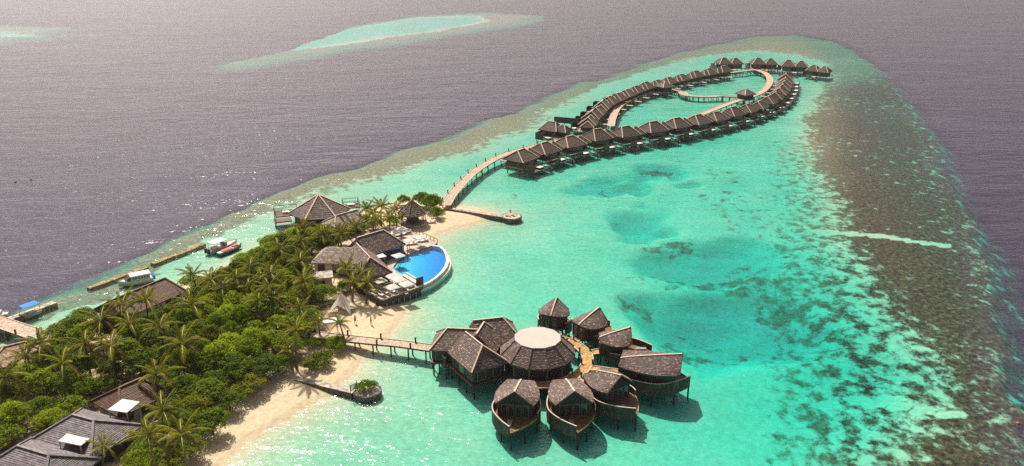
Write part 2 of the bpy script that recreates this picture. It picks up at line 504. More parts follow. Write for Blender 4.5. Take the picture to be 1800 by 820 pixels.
    # two patch reefs farther out
    for rf, sa in ((FAR_REEF, FAR_SAND), (LEFT_REEF, LEFT_SAND)):
        a = sd_poly(X, Y, rf) + (fbm(X, Y, 0.03) - 0.5) * 14
        b = sd_poly(X, Y, sa) + (fbm(X, Y, 0.05) - 0.5) * 16
        d2 = np.where(a > 0, 0.5 - 0.38 * sstep(0, 18, a), 0.5 - a * 0.7)
        d2 = d2 + 0.28 * sstep(0, 10, b)
        co = np.where(b > -4, 0.40 - 0.40 * sstep(-4, 14, b) * sstep(700, 640, U_), 0.72) * sstep(-20, 4, a)
        use = d2 < dep
        dep = np.where(use, d2, dep); coral = np.where(use, co, coral)
    z = -dep
    land = np.minimum(0.10 + ds * 0.085, 1.35 + 0.12 * fbm(X, Y, 0.15, 3)) 
    bl = sstep(-1.2, 1.2, ds)
    z = np.where(ds > -1.2, (1 - bl) * z + bl * np.minimum(land, 1.5), z)
    coral = np.where(ds > -1, 0, coral)
    # dug out under the pool terrace
    tp = np.maximum(sd_poly(X, Y, np.array([tuple(q)[:2] for q in TERR])), sd_poly(X, Y, np.array([tuple(q)[:2] for q in POOL])))
    z = np.where(tp > 1.0, -4.0, z)
    litter = sstep(7, 12, ds) * sstep(430, 560, V_) + 0.0
    rubble = 1 - sstep(1380, 1520, U_ - 150 * sstep(170, 100, V_))
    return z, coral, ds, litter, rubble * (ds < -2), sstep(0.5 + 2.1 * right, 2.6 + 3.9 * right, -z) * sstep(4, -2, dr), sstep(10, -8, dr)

GZ, GC, GS, GL, GR, GD, GO = terrain(GX, GY)
def terrain_z(x, y):
    i = min(max(int(np.searchsorted(XS, x)) - 1, 0), len(XS) - 2)
    j = min(max(int(np.searchsorted(YS, y)) - 1, 0), len(YS) - 2)
    tx, ty = (x - XS[i]) / (XS[i + 1] - XS[i]), (y - YS[j]) / (YS[j + 1] - YS[j])
    return float((GZ[j, i] * (1 - tx) + GZ[j, i + 1] * tx) * (1 - ty) + (GZ[j + 1, i] * (1 - tx) + GZ[j + 1, i + 1] * tx) * ty)
SHORE_L = [tuple(q) for q in SHORE]

def bed_material():
    m, nt, out = nodes("sand_and_coral")
    L = nt.links
    geo = N(nt, "ShaderNodeNewGeometry")
    at_c = N(nt, "ShaderNodeAttribute", attribute_name="coral")
    at_l = N(nt, "ShaderNodeAttribute", attribute_name="litter")
    mp = N(nt, "ShaderNodeMapping")
    mp.inputs["Scale"].default_value = (1.0, 0.8, 0.3)
    L.new(geo.outputs["Position"], mp.inputs[0])
    n1 = N(nt, "ShaderNodeTexNoise", i_Scale=0.36, i_Detail=5.0, i_Roughness=0.66)
    n1.inputs["Distortion"].default_value = 0.15
    n2 = N(nt, "ShaderNodeTexNoise", i_Scale=1.1, i_Detail=3.0, i_Roughness=0.7)
    n3 = N(nt, "ShaderNodeTexNoise", i_Scale=0.05, i_Detail=3.0)
    for n in (n1, n2, n3): L.new(mp.outputs[0], n.inputs["Vector"])
    # coral where attribute + noise passes a threshold
    ad = N(nt, "ShaderNodeMath", operation="ADD")
    L.new(n1.outputs["Fac"], ad.inputs[0]); L.new(at_c.outputs["Fac"], ad.inputs[1])
    th = N(nt, "ShaderNodeMapRange", interpolation_type="SMOOTHSTEP")
    th.inputs[1].default_value = 0.91; th.inputs[2].default_value = 1.10
    L.new(ad.outputs[0], th.inputs[0])
    cc = ramp(nt, n2.outputs["Fac"], [(0.32, (0.022, 0.009, 0.004)), (0.46, (0.080, 0.036, 0.016)), (0.60, (0.17, 0.085, 0.037)), (0.75, (0.36, 0.225, 0.10))])
    at_r = N(nt, "ShaderNodeAttribute", attribute_name="rubble")
    c2 = ramp(nt, n2.outputs["Fac"], [(0.28, (0.17, 0.105, 0.052)), (0.5, (0.33, 0.215, 0.115)), (0.72, (0.52, 0.37, 0.21))])
    cm = N(nt, "ShaderNodeMix", data_type="RGBA")
    L.new(at_r.outputs["Fac"], cm.inputs[0]); L.new(cc.outputs[0], cm.inputs[6]); L.new(c2.outputs[0], cm.inputs[7])
    sc = ramp(nt, n3.outputs["Fac"], [(0.3, (0.66, 0.55, 0.36)), (0.7, (0.74, 0.63, 0.43))])
    fine = ramp(nt, n2.outputs["Fac"], [(0.3, (0.80, 0.80, 0.80)), (0.7, (1.08, 1.08, 1.08))])
    sm = N(nt, "ShaderNodeMix", data_type="RGBA", blend_type="MULTIPLY")
    sm.inputs[0].default_value = 1.0
    L.new(sc.outputs[0], sm.inputs[6]); L.new(fine.outputs[0], sm.inputs[7])
    # leaf litter on the forest floor
    lt = N(nt, "ShaderNodeMix", data_type="RGBA")
    lt.inputs[7].default_value = (0.17, 0.125, 0.06, 1)
    ln = N(nt, "ShaderNodeMapRange", interpolation_type="SMOOTHSTEP")
    ln.inputs[1].default_value = 0.40; ln.inputs[2].default_value = 0.56
    L.new(n1.outputs["Fac"], ln.inputs[0])
    lm = N(nt, "ShaderNodeMath", operation="MULTIPLY")
    L.new(ln.outputs[0], lm.inputs[0]); L.new(at_l.outputs["Fac"], lm.inputs[1])
    L.new(lm.outputs[0], lt.inputs[0]); L.new(sm.outputs[2], lt.inputs[6])
    mx = N(nt, "ShaderNodeMix", data_type="RGBA")
    L.new(th.outputs[0], mx.inputs[0]); L.new(lt.outputs[2], mx.inputs[6]); L.new(cm.outputs[2], mx.inputs[7])
    at_d = N(nt, "ShaderNodeAttribute", attribute_name="deep")       # bed colour darkened beyond the reef for light lost in deep water
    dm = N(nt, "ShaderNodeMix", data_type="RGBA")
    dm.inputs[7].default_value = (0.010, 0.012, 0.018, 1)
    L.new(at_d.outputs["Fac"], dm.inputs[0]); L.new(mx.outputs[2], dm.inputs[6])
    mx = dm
    sz = N(nt, "ShaderNodeSeparateXYZ")                              # wet band along the waterline
    L.new(geo.outputs["Position"], sz.inputs[0])
    wz = N(nt, "ShaderNodeMath", operation="MULTIPLY_ADD", i_1=0.14)
    L.new(n1.outputs["Fac"], wz.inputs[0]); L.new(sz.outputs[2], wz.inputs[2])
    wet = N(nt, "ShaderNodeMapRange", interpolation_type="SMOOTHSTEP")
    wet.inputs[1].default_value = 0.22; wet.inputs[2].default_value = 0.30; wet.inputs[3].default_value = 0.87; wet.inputs[4].default_value = 1.0
    L.new(wz.outputs[0], wet.inputs[0])
    sub = N(nt, "ShaderNodeMath", operation="LESS_THAN", i_1=-0.02)
    L.new(sz.outputs[2], sub.inputs[0])
    wmx = N(nt, "ShaderNodeMath", operation="MAXIMUM")
    L.new(wet.outputs[0], wmx.inputs[0]); L.new(sub.outputs[0], wmx.inputs[1])
    wv = N(nt, "ShaderNodeVectorMath", operation="SCALE")
    L.new(mx.outputs[2], wv.inputs[0]); L.new(wmx.outputs[0], wv.inputs["Scale"])
    b = N(nt, "ShaderNodeBsdfDiffuse", i_Roughness=0.3)
    bp = N(nt, "ShaderNodeBump", i_Strength=0.6, i_Distance=0.25)
    L.new(n2.outputs["Fac"], bp.inputs["Height"])
    L.new(bp.outputs[0], b.inputs["Normal"])
    L.new(wv.outputs[0], b.inputs["Color"])
    L.new(b.outputs[0], out.inputs[0])
    return m
M_BED = bed_material()

def grid_object(name, mask):
    ny, nx = GX.shape
    idx = np.arange(ny * nx).reshape(ny, nx)
    q = np.stack([idx[:-1, :-1], idx[:-1, 1:], idx[1:, 1:], idx[1:, :-1]], -1)[mask]
    used = np.unique(q)
    remap = np.full(ny * nx, -1); remap[used] = np.arange(len(used))
    q = remap[q]
    v = np.stack([GX.ravel()[used], GY.ravel()[used], GZ.ravel()[used]], -1)
    me = bpy.data.meshes.new(name)
    me.vertices.add(len(v)); me.vertices.foreach_set("co", v.ravel())
    me.loops.add(q.size); me.loops.foreach_set("vertex_index", q.ravel())
    me.polygons.add(len(q)); me.polygons.foreach_set("loop_start", np.arange(0, q.size, 4))
    me.polygons.foreach_set("loop_total", np.full(len(q), 4))
    me.polygons.foreach_set("use_smooth", np.ones(len(q), bool))
    for nm, arr in (("coral", GC), ("litter", GL), ("rubble", GR), ("deep", GD)):
        a = me.attributes.new(nm, "FLOAT", "POINT")
        a.data.foreach_set("value", arr.ravel()[used].astype(np.float32))
    me.materials.append(M_BED)
    me.update(calc_edges=True); me.validate()
    return link(name, me)
zmax = np.maximum.reduce([GZ[:-1, :-1], GZ[1:, :-1], GZ[:-1, 1:], GZ[1:, 1:]])
inl = np.maximum.reduce([GS[:-1, :-1], GS[1:, :-1], GS[:-1, 1:], GS[1:, 1:]]) > 0
tag(grid_object("seabed", ~((zmax > -0.02) | inl)), "pale lagoon sand and dark coral reef under the water", "seabed", kind="structure")
tag(grid_object("beach", (zmax > -0.02) | inl), "pale sand beach and ground of the island", "beach", kind="structure")

# ------------------------------------------------------------------ the sea: surface with waves, absorbing body
def water_material(name, absorb, density, scatter, wave, rough, scatter_mix, calm=0.88, rough_sea=0.70):
    m, nt, out = nodes(name)
    L = nt.links
    geo = N(nt, "ShaderNodeNewGeometry")
    mp = N(nt, "ShaderNodeMapping")
    mp.inputs["Rotation"].default_value = (0, 0, R(-24))
    mp.inputs["Scale"].default_value = (0.45, 1.0, 1.0)
    L.new(geo.outputs["Position"], mp.inputs[0])
    hs = None
    for sc, amp, det in wave:
        n = N(nt, "ShaderNodeTexNoise", i_Scale=sc, i_Detail=det, i_Roughness=0.5)
        L.new(mp.outputs[0], n.inputs["Vector"])
        k = N(nt, "ShaderNodeMath", operation="MULTIPLY", i_1=amp)
        L.new(n.outputs["Fac"], k.inputs[0])
        if hs is None: hs = k.outputs[0]
        else:
            a = N(nt, "ShaderNodeMath", operation="ADD")
            L.new(hs, a.inputs[0]); L.new(k.outputs[0], a.inputs[1]); hs = a.outputs[0]
    # wind patches: rougher and smoother lanes
    mp2 = N(nt, "ShaderNodeMapping")
    mp2.inputs["Rotation"].default_value = (0, 0, R(-14)); mp2.inputs["Scale"].default_value = (0.35, 1.6, 1.0)
    L.new(geo.outputs["Position"], mp2.inputs[0])
    lane = N(nt, "ShaderNodeTexNoise", i_Scale=0.014, i_Detail=4.0, i_Roughness=0.55)
    lane.inputs["Distortion"].default_value = 1.2
    L.new(mp2.outputs[0], lane.inputs["Vector"])
    lr = N(nt, "ShaderNodeMapRange", interpolation_type="SMOOTHSTEP")
    lr.inputs[1].default_value = 0.36; lr.inputs[2].default_value = 0.52
    lr.inputs[3].default_value = 0.55; lr.inputs[4].default_value = 1.0
    L.new(lane.outputs["Fac"], lr.inputs[0])
    bp = N(nt, "ShaderNodeBump", i_Distance=1.0)
    op = N(nt, "ShaderNodeAttribute", attribute_name="open_sea")      # sheltered lagoon 0, open sea 1
    cm = N(nt, "ShaderNodeMapRange"); cm.inputs[3].default_value = calm; cm.inputs[4].default_value = rough_sea
    L.new(op.outputs["Fac"], cm.inputs[0])
    st = N(nt, "ShaderNodeMath", operation="MULTIPLY")
    L.new(lr.outputs[0], st.inputs[0]); L.new(cm.outputs[0], st.inputs[1])
    L.new(st.outputs[0], bp.inputs["Strength"])
    sf = N(nt, "ShaderNodeMapRange"); sf.inputs[3].default_value = 0.30; sf.inputs[4].default_value = 0.85
    L.new(op.outputs["Fac"], sf.inputs[0])
    L.new(hs, bp.inputs["Height"])
    fr = N(nt, "ShaderNodeFresnel", i_IOR=1.33)
    bpf = N(nt, "ShaderNodeBump", i_Distance=1.0)
    L.new(sf.outputs[0], bpf.inputs["Strength"])
    L.new(hs, bpf.inputs["Height"])
    L.new(bpf.outputs[0], fr.inputs["Normal"])
    gl = N(nt, "ShaderNodeBsdfGlossy", i_Roughness=rough)
    rg_ = N(nt, "ShaderNodeMapRange"); rg_.inputs[3].default_value = rough; rg_.inputs[4].default_value = 0.215   # wind-roughened open sea
    L.new(op.outputs["Fac"], rg_.inputs[0]); L.new(rg_.outputs[0], gl.inputs["Roughness"])
    L.new(bp.outputs[0], gl.inputs["Normal"])
    tr = N(nt, "ShaderNodeBsdfTransparent")
    df = N(nt, "ShaderNodeBsdfDiffuse")
    df.inputs["Color"].default_value = (*scatter, 1)
    m1 = N(nt, "ShaderNodeMixShader")
    sx = N(nt, "ShaderNodeMath", operation="MULTIPLY_ADD", i_1=scatter_mix, i_2=0.004)
    L.new(op.outputs["Fac"], sx.inputs[0]); L.new(sx.outputs[0], m1.inputs[0])
    L.new(tr.outputs[0], m1.inputs[1]); L.new(df.outputs[0], m1.inputs[2])
    m2 = N(nt, "ShaderNodeMixShader")
    inv = N(nt, "ShaderNodeMath", operation="SUBTRACT", i_0=1.0)      # seen from below the sheet stays clear
    L.new(geo.outputs["Backfacing"], inv.inputs[1])
    fm = N(nt, "ShaderNodeMath", operation="MULTIPLY")
    L.new(fr.outputs[0], fm.inputs[0]); L.new(inv.outputs[0], fm.inputs[1])
    L.new(fm.outputs[0], m2.inputs[0]); L.new(m1.outputs[0], m2.inputs[1]); L.new(gl.outputs[0], m2.inputs[2])
    L.new(m2.outputs[0], out.inputs["Surface"])
    va = N(nt, "ShaderNodeVolumeAbsorption", i_Density=density)
    va.inputs["Color"].default_value = (*absorb, 1)
    L.new(va.outputs[0], out.inputs["Volume"])
    return m
M_SEA = water_material("sea_water", (0.06, 0.945, 0.962), 0.64, (0.54, 0.40, 0.78), [(0.05, 0.9, 0.0), (0.16, 0.75, 1.0), (0.5, 0.40, 1.0), (1.7, 0.25, 1.0)], 0.05, 0.055)
M_POOLWATER = water_material("pool_water", (0.05, 0.80, 0.955), 1.45, (0.1, 0.5, 0.8), [(1.4, 0.05, 2.0)], 0.05, 0.02)
def sea_body():
    ny, nx = GX.shape
    top = np.stack([GX.ravel(), GY.ravel(), np.zeros(nx * ny)], -1)
    idx = np.arange(ny * nx).reshape(ny, nx)
    q = np.stack([idx[:-1, :-1], idx[:-1, 1:], idx[1:, 1:], idx[1:, :-1]], -1).reshape(-1, 4).tolist()
    edge = list(idx[0, :]) + list(idx[1:, -1]) + list(idx[-1, -2::-1]) + list(idx[-2:0:-1, 0])
    b0 = nx * ny
    low = [(top[i][0], top[i][1], -9.0) for i in edge]
    n = len(edge)
    q += [(int(edge[(i + 1) % n]), int(edge[i]), b0 + i, b0 + (i + 1) % n) for i in range(n)]
    q.append(tuple(b0 + i for i in range(n - 1, -1, -1)))
    me = bpy.data.meshes.new("sea")
    me.from_pydata(top.tolist() + low, [], q)
    a = me.attributes.new("open_sea", "FLOAT", "POINT")
    a.data.foreach_set("value", np.concatenate([GO.ravel(), np.ones(n)]).astype(np.float32))
    me.materials.append(M_SEA)
    me.update()
    return link("sea", me)
sea = sea_body()
tag(sea, "clear turquoise lagoon water turning dark beyond the reef", "sea", kind="structure")

# ------------------------------------------------------------------ roofs, walls, walkways: shared builders
def rot2(x, y, a): return (x * math.cos(a) - y * math.sin(a), x * math.sin(a) + y * math.cos(a))

def cap_beam(parent, org, a, b, w=0.34, mat=None, lift=0.12):
    a, b = Vector(a) + Vector((0, 0, lift)), Vector(b) + Vector((0, 0, lift))
    MB(org).beam(a, b, w, 0.14).build("ridge_cap", mat or M_RIDGE, parent)

def hip_roof(parent, org, c, ax, hl, hw, ze, zr, ridge, mat, n=14, caps=True, thick=0.22, capmat=None, cap_ids=None, lift=0.07):
    """hip roof round centre c: half length hl along angle ax, half width hw, ridge half length"""
    def q(u, v, z):
        x, y = rot2(u, v, ax)
        return Vector((c[0] + x, c[1] + y, z))
    A, B, C_, D = q(-hl, -hw, ze), q(hl, -hw, ze), q(hl, hw, ze), q(-hl, hw, ze)
    E1, E2 = q(-ridge, 0, zr), q(ridge, 0, zr)
    mb = MB(org)
    mb.courses(A, B, E2, E1, n, lift); mb.courses(B, C_, E2, E2, n, lift)
    mb.courses(C_, D, E1, E2, n, lift); mb.courses(D, A, E1, E1, n, lift)
    dz = Vector((0, 0, thick))
    vs = [A, B, C_, D, A - dz, B - dz, C_ - dz, D - dz]
    mb.add(vs, [(0, 4, 5, 1), (1, 5, 6, 2), (2, 6, 7, 3), (3, 7, 4, 0), (4, 7, 6, 5)])
    r = mb.build("roof", mat, parent)
    if caps:
        segs = [(A, E1), (B, E2), (C_, E2), (D, E1), (E1, E2)]
        for i, (a, b) in enumerate(segs):
            if (cap_ids is None or i in cap_ids) and (a - b).length > 0.2: cap_beam(parent, org, a, b, mat=capmat)
    return r

def cone_roof(parent, org, c, rad, ze, za, n, mat, rtop=0.0, phase=0.0, nc=9, caps=True, name="roof", capw=0.3, capmat=None, sel=None):
    mb = MB(org)
    ring = [Vector((c[0] + rad * math.cos(phase + 2 * math.pi * i / n), c[1] + rad * math.sin(phase + 2 * math.pi * i / n), ze)) for i in range(n)]
    top = [Vector((c[0] + rtop * math.cos(phase + 2 * math.pi * i / n), c[1] + rtop * math.sin(phase + 2 * math.pi * i / n), za)) for i in range(n)]
    for i in range(n):
        j = (i + 1) % n
        mb.courses(ring[i], ring[j], top[j], top[i], nc)
    dz = Vector((0, 0, 0.25))
    mb.add(ring + [r - dz for r in ring], [(i, (i + 1) % n, n + (i + 1) % n, n + i) for i in range(n)] + [tuple(range(2 * n - 1, n - 1, -1))])
    r = mb.build(name, mat, parent)
    if caps:
        for i in range(n):
            if sel is None or i in sel: cap_beam(parent, org, ring[i], top[i], capw, mat=capmat)
    return ring, top

def piles(parent, org, pts, ztop, r=0.16, zbot=None):
    for x, y in pts:
        zb = (terrain_z(x, y) if zbot is None else zbot) - 0.6
        MB(org).tube((x, y, zb), (x, y, ztop), r, r * 0.95, 7).build("pile", M_POST, parent)

def smooth_path(pts, step=2.0):
    """Catmull-Rom through 2-D points, resampled evenly"""
    P_ = [Vector((p[0], p[1])) for p in pts]
    P_ = [P_[0] * 2 - P_[1]] + P_ + [P_[-1] * 2 - P_[-2]]
    out = []
    for i in range(1, len(P_) - 2):
        for k in range(24):
            t = k / 24
            a, b, c, d = P_[i - 1], P_[i], P_[i + 1], P_[i + 2]
            out.append(0.5 * ((2 * b) + (c - a) * t + (2 * a - 5 * b + 4 * c - d) * t * t + (3 * b - a - 3 * c + d) * t ** 3))
    out.append(P_[-2])
    L_ = [0.0]
    for a, b in zip(out[:-1], out[1:]): L_.append(L_[-1] + (b - a).length)
    n = max(2, int(L_[-1] / step))
    res, j = [], 0
    for k in range(n + 1):
        s = L_[-1] * k / n
        while j < len(L_) - 2 and L_[j + 1] < s: j += 1
        t = (s - L_[j]) / max(1e-6, L_[j + 1] - L_[j])
        res.append(out[j].lerp(out[j + 1], t))
    return res

def walkway(name, label, pts, width, z, mat, pile_every=5.0, plank=0.30, kerb=True, lamps=0, cat="walkway", z_end=None, group=None, lampside=(-1, 1), straight=False):
    p0 = Vector((pts[0][0], pts[0][1], 0))
    t = tag(empty(name, p0), label, cat, group)
    cl = smooth_path(pts, plank)
    n = len(cl)
    tan = [(cl[min(i + 1, n - 1)] - cl[max(i - 1, 0)]).normalized() for i in range(n)]
    nor = [Vector((-q.y, q.x)) for q in tan]
    zz = lambda i: z if z_end is None else z + (z_end - z) * i / (n - 1)
    mb = MB(p0)
    for i in range(n - 1):                       # every plank a board of its own with a gap
        m_ = cl[i].lerp(cl[i + 1], 0.93)
        w0 = width / 2 + random.uniform(-0.03, 0.03)
        a, b = cl[i] - nor[i] * w0, cl[i] + nor[i] * w0
        c, d = m_ + nor[i + 1] * w0, m_ - nor[i + 1] * w0
        h = zz(i) + random.uniform(-0.008, 0.008)
        mb.add([(a.x, a.y, h), (b.x, b.y, h), (c.x, c.y, h), (d.x, d.y, h), (a.x, a.y, h - .06), (b.x, b.y, h - .06), (c.x, c.y, h - .06), (d.x, d.y, h - .06)],
               [(0, 3, 2, 1), (0, 1, 5, 4), (2, 3, 7, 6), (1, 2, 6, 5), (3, 0, 4, 7)])
    tag(mb.build("deck_planks", mat, t), kind="stuff")
    st = max(1, int(2.0 / plank))
    idx = list(range(0, n, st)) + ([n - 1] if (n - 1) % st else [])
    for s in (-1, 1):
        mb = MB(p0)
        for a, b in zip(idx[:-1], idx[1:]):
            u, v = cl[a] + nor[a] * s * (width / 2 - 0.25), cl[b] + nor[b] * s * (width / 2 - 0.25)
            mb.beam((u.x, u.y, zz(a) - 0.22), (v.x, v.y, zz(b) - 0.22), 0.16, 0.30)
        mb.build("joist", M_POST, t)
        if kerb:
            mb = MB(p0)
            for a, b in zip(idx[:-1], idx[1:]):
                u, v = cl[a] + nor[a] * s * (width / 2 + 0.02), cl[b] + nor[b] * s * (width / 2 + 0.02)
                mb.beam((u.x, u.y, zz(a) + 0.07), (v.x, v.y, zz(b) + 0.07), 0.14, 0.14)
            mb.build("kerb_rail", M_RAIL, t)
    k = max(1, int(pile_every / plank))
    for i in range(k // 2, n, k):
        for s in (-1, 1):
            u = cl[i] + nor[i] * s * (width / 2 - 0.2)
            zb = terrain_z(u.x, u.y)
            if zb < zz(i) - 0.7:
                MB(p0).tube((u.x, u.y, zb - 0.6), (u.x, u.y, zz(i) - 0.08), 0.15, 0.14, 6).build("pile", M_POST, t)
    if lamps:
        k = max(1, int(lamps / plank))
        for i in range(k // 2, n, k):
            for s in lampside:
                u = cl[i] + nor[i] * s * (width / 2 + 0.02)
                MB(p0).box(-.13, .13, -.13, .13, 0, 0.85, 0, (u.x, u.y, zz(i))).box(-.18, .18, -.18, .18, 0.85, 0.97, 0, (u.x, u.y, zz(i))).build("lamp_post", M_POST, t)
    return t

# ------------------------------------------------------------------ overwater villas
def make_villa(double=False, screen=True, wall="none"):
    t = empty("water_villa")
    o = (0, 0, 0)
    zd = 2.0
    if not double:
        MB().box(-5.2, 5.2, -3.6, 3.4, zd - 0.3, zd).build("floor_deck", M_DECK, t)
        MB().box(-1.5, 5.0, -3.4, 2.6, zd, 4.35).build("wall", M_DARKWOOD, t)
        MB().box(-5.0, -1.5, -3.3, 1.2, zd, 4.15).build("wall", M_DARKWOOD, t)
        hip_roof(t, o, (1.7, -0.3), 0, 4.3, 4.1, 4.35, 7.3, 1.75, M_SHINGLE_VILLA, 10)
        hip_roof(t, o, (-3.2, -0.9), 0, 2.9, 3.2, 4.10, 6.5, 0.6, M_SHINGLE_VILLA, 8, cap_ids=(0, 2, 3))
        # lagoon-side terrace, stepped down
        MB().box(-4.6, 5.2, 3.42, 7.4, zd - 0.75, zd - 0.5).build("terrace", M_GREYWOOD, t)
        for x in (-0.9, 0.7, 2.3, 3.9):
            g = MB().box(x - .7, x + .7, 2.62, 2.70, zd + .05, 4.0).build("window", M_FRAME, t)
            MB().box(x - .58, x + .58, 2.68, 2.74, zd + .2, 3.85).build("pane", M_GLASS, g)
        s = MB().box(-1.1, 1.3, 5.0, 6.9, zd - 0.5, zd - 0.05).build("daybed", M_GREYWOOD, t)
        MB().box(-1.0, 1.2, 5.1, 6.8, zd - 0.05, zd + 0.14).build("cushion", M_CUSHION, s)
        MB().box(-3.9, -2.4, 5.2, 6.9, zd - 0.5, zd - .1).build("plunge_pool", M_TILE_TEAL, t)
        MB().box(1.9, 4.3, 3.5, 4.6, 3.3, 3.42).build("awning", M_REDWOOD, t)
        if wall == "long": MB().box(5.0, 5.16, -3.5, 7.6, zd - 0.9, zd + 1.5).build("privacy_wall", M_REDWOOD, t)
        if wall == "end": MB().box(5.0, 5.16, 1.5, 7.4, zd - .9, zd + 1.9).box(1.5, 4.98, 7.25, 7.4, zd - .9, zd + 1.9).build("privacy_wall", M_DARKWOOD, t)
        if screen: MB().box(2.4, 5.0, 7.25, 7.4, zd - 1.0, zd + 1.35).build("screen_panel", M_GREYWOOD, t)
        MB().beam((-4.6, 7.3, zd + 0.3), (-1.2, 7.3, zd + 0.3), .09, .09).beam((-4.55, 3.6, zd + .3), (-4.55, 7.3, zd + .3), .09, .09).box(-4.6, -4.5, 7.2, 7.3, zd - .5, zd + .3).box(-1.3, -1.2, 7.2, 7.3, zd - .5, zd + .3).box(-4.6, -4.5, 3.6, 3.7, zd - .5, zd + .3).build("railing", M_GREYWOOD, t)
        MB().box(-5.6, -4.7, 6.0, 7.2, zd - 1.7, zd - 1.55).box(-5.2, -4.6, 6.0, 7.2, zd - 1.2, zd - 1.05).build("ladder_step", M_GREYWOOD, t)
        pl = [(x, y) for x in (-4.6, 0.2, 4.7) for y in (-3.2, 1.6, 6.9)]
        br = MB().box(-0.9, 0.9, -9.5, -3.62, zd - 0.2, zd - 0.04).build("entry_bridge", M_DECK, t)
        pl += [(-0.7, -7.0), (0.7, -7.0)]
    else:
        MB().box(-6.6, 6.6, -3.6, 4.6, zd - 0.3, zd).build("floor_deck", M_DECK, t)
        MB().box(-6.2, -0.4, -3.4, 3.4, zd, 4.4).build("wall", M_DARKWOOD, t)
        MB().box(-0.4, 6.2, -3.0, 3.0, zd, 4.3).build("wall", M_DARKWOOD, t)
        hip_roof(t, o, (-3.3, 0), 0, 3.9, 4.1, 4.4, 7.4, 0.9, M_SHINGLE_VILLA, 9)
        hip_roof(t, o, (3.3, 0), 0, 3.7, 3.8, 4.3, 7.1, 0.8, M_SHINGLE_VILLA, 9)
        for x in (-5, -3, 1.6, 3.6, 5.2):
            g = MB().box(x - .7, x + .7, -3.52, -3.41, zd + .1, 3.9).build("window", M_FRAME, t)
            MB().box(x - .58, x + .58, -3.58, -3.5, zd + .25, 3.75).build("pane", M_GLASS, g)
        MB().box(-8.6, -8.45, -3.5, 5.0, zd - .9, zd + 1.7).box(-8.6, -6.4, 4.9, 5.0, zd - .9, zd + 1.7).build("privacy_wall", M_DARKWOOD, t)
        MB().box(-8.5, 6.6, 4.62, 8.0, zd - .7, zd - .45).build("terrace", M_GREYWOOD, t)
        MB().box(2.2, 4.6, 5.0, 7.4, zd - .45, zd + .1).build("plunge_pool", M_TILE_TEAL, t)
        pl = [(x, y) for x in (-6, -2, 2, 6) for y in (-3.2, 3.2)] + [(-8, 7.5), (-1, 7.5), (6, 7.5)]
        MB().box(-1.0, 1.0, -9.0, -3.62, zd - 0.2, zd - 0.04).build("entry_bridge", M_DECK, t)
    for x, y in pl:
        MB().tube((x, y, -2.4), (x, y, zd - 0.25), .15, .14, 6).build("pile", M_POST, t)
    return t

ORD = ["first", "second", "third", "fourth", "fifth", "sixth", "seventh", "eighth", "ninth", "tenth", "eleventh", "twelfth", "thirteenth", "fourteenth", "fifteenth",
       "sixteenth", "seventeenth", "eighteenth", "nineteenth", "twentieth"]
def ordinal(k):
    tens = ["", "", "twenty", "thirty", "forty", "fifty", "sixty", "seventy", "eighty", "ninety"]
    if k < 20: return ORD[k]
    n = k + 1
    if n % 10 == 0: return {20: "twentieth", 30: "thirtieth", 40: "fortieth", 50: "fiftieth", 60: "sixtieth", 70: "seventieth"}[n]
    return tens[n // 10] + "-" + ORD[n % 10 - 1]

NEAR = [(917, 260), (958, 247), (1003.5, 236), (1051, 226.8), (1101, 219.8), (1150, 213), (1190.5, 205.6), (1228, 199), (1260, 192), (1289.6, 185.5), (1314, 178.5),
        (1334.8, 171.8), (1352, 164.5), (1364, 157), (1371.5, 150), (1376.5, 143.5), (1379.5, 137), (1381, 131), (1382, 125.5)]
BACK = [(1035, 201), (1041, 192), (1049, 183.5), (1059, 175), (1070, 167), (1085, 160), (1101, 153), (1117, 147.5), (1135, 142), (1155, 137), (1175, 132), (1197, 127), (1222, 122), (1246, 117.5), (1271, 114)]
PROTO = {}
def put_villa(p, ang, label, group, sc=1.0, kind="front"):
    if kind not in PROTO: o = PROTO[kind] = make_villa(False, kind == "front", {"front": "none", "shore": "long", "back": "end"}[kind])
    else: o = copy_tree(PROTO[kind])
    o.location = (p.x, p.y, 0); o.rotation_euler = (0, 0, ang + random.uniform(-.05, .05)); o.scale = (sc * random.uniform(.95, 1.02), sc * random.uniform(.97, 1.03), sc * random.uniform(.93, 1.03))
    return tag(o, label, "villa", group)
near_w = [at(x, y, 7.3) for x, y in NEAR]
for i, p in enumerate(near_w):
    a, b = near_w[max(i - 1, 0)], near_w[min(i + 1, len(near_w) - 1)]
    d = (b - a).normalized()                      # along the row, away from the shore
    outv = Vector((d.y, -d.x, 0))                 # towards the lagoon
    ang = math.atan2(-outv.x, outv.y)
    c = p - Vector((*rot2(1.2, -0.3, ang), 0))
    lab = "brown shingle-roofed overwater villa nearest the island, at the start of the front row" if i == 0 else \
          "brown shingle-roofed overwater villa, %s in the front row counted from the island" % ordinal(i)
    put_villa(c, ang, lab, "overwater villas of the front row", 0.97 if i < 6 else 0.92 if i < 10 else 0.84, "shore" if i == 0 else "front")
back_w = [at(x, y, 6.9) for x, y in BACK]
for i, p in enumerate(back_w):
    a, b = back_w[max(i - 1, 0)], back_w[min(i + 1, len(back_w) - 1)]
    d = (b - a).normalized()
    outv = Vector((-d.y, d.x, 0))
    ang = math.atan2(-outv.x, outv.y)
    c = p - Vector((*rot2(1.2, -0.3, ang), 0))
    put_villa(c, ang, "brown shingle-roofed overwater villa, %s in the back row counted from its lower end" % ordinal(i), "overwater villas of the back row", 0.84, "back")
p = at(981, 213, 6.9)
w = put_villa(p - Vector((1, 0, 0)), R(150), "detached dark-walled overwater villa standing alone below the back row's long screen", None, 0.86, "back")
suite = make_villa(True)
suite.name = "suite_villa"
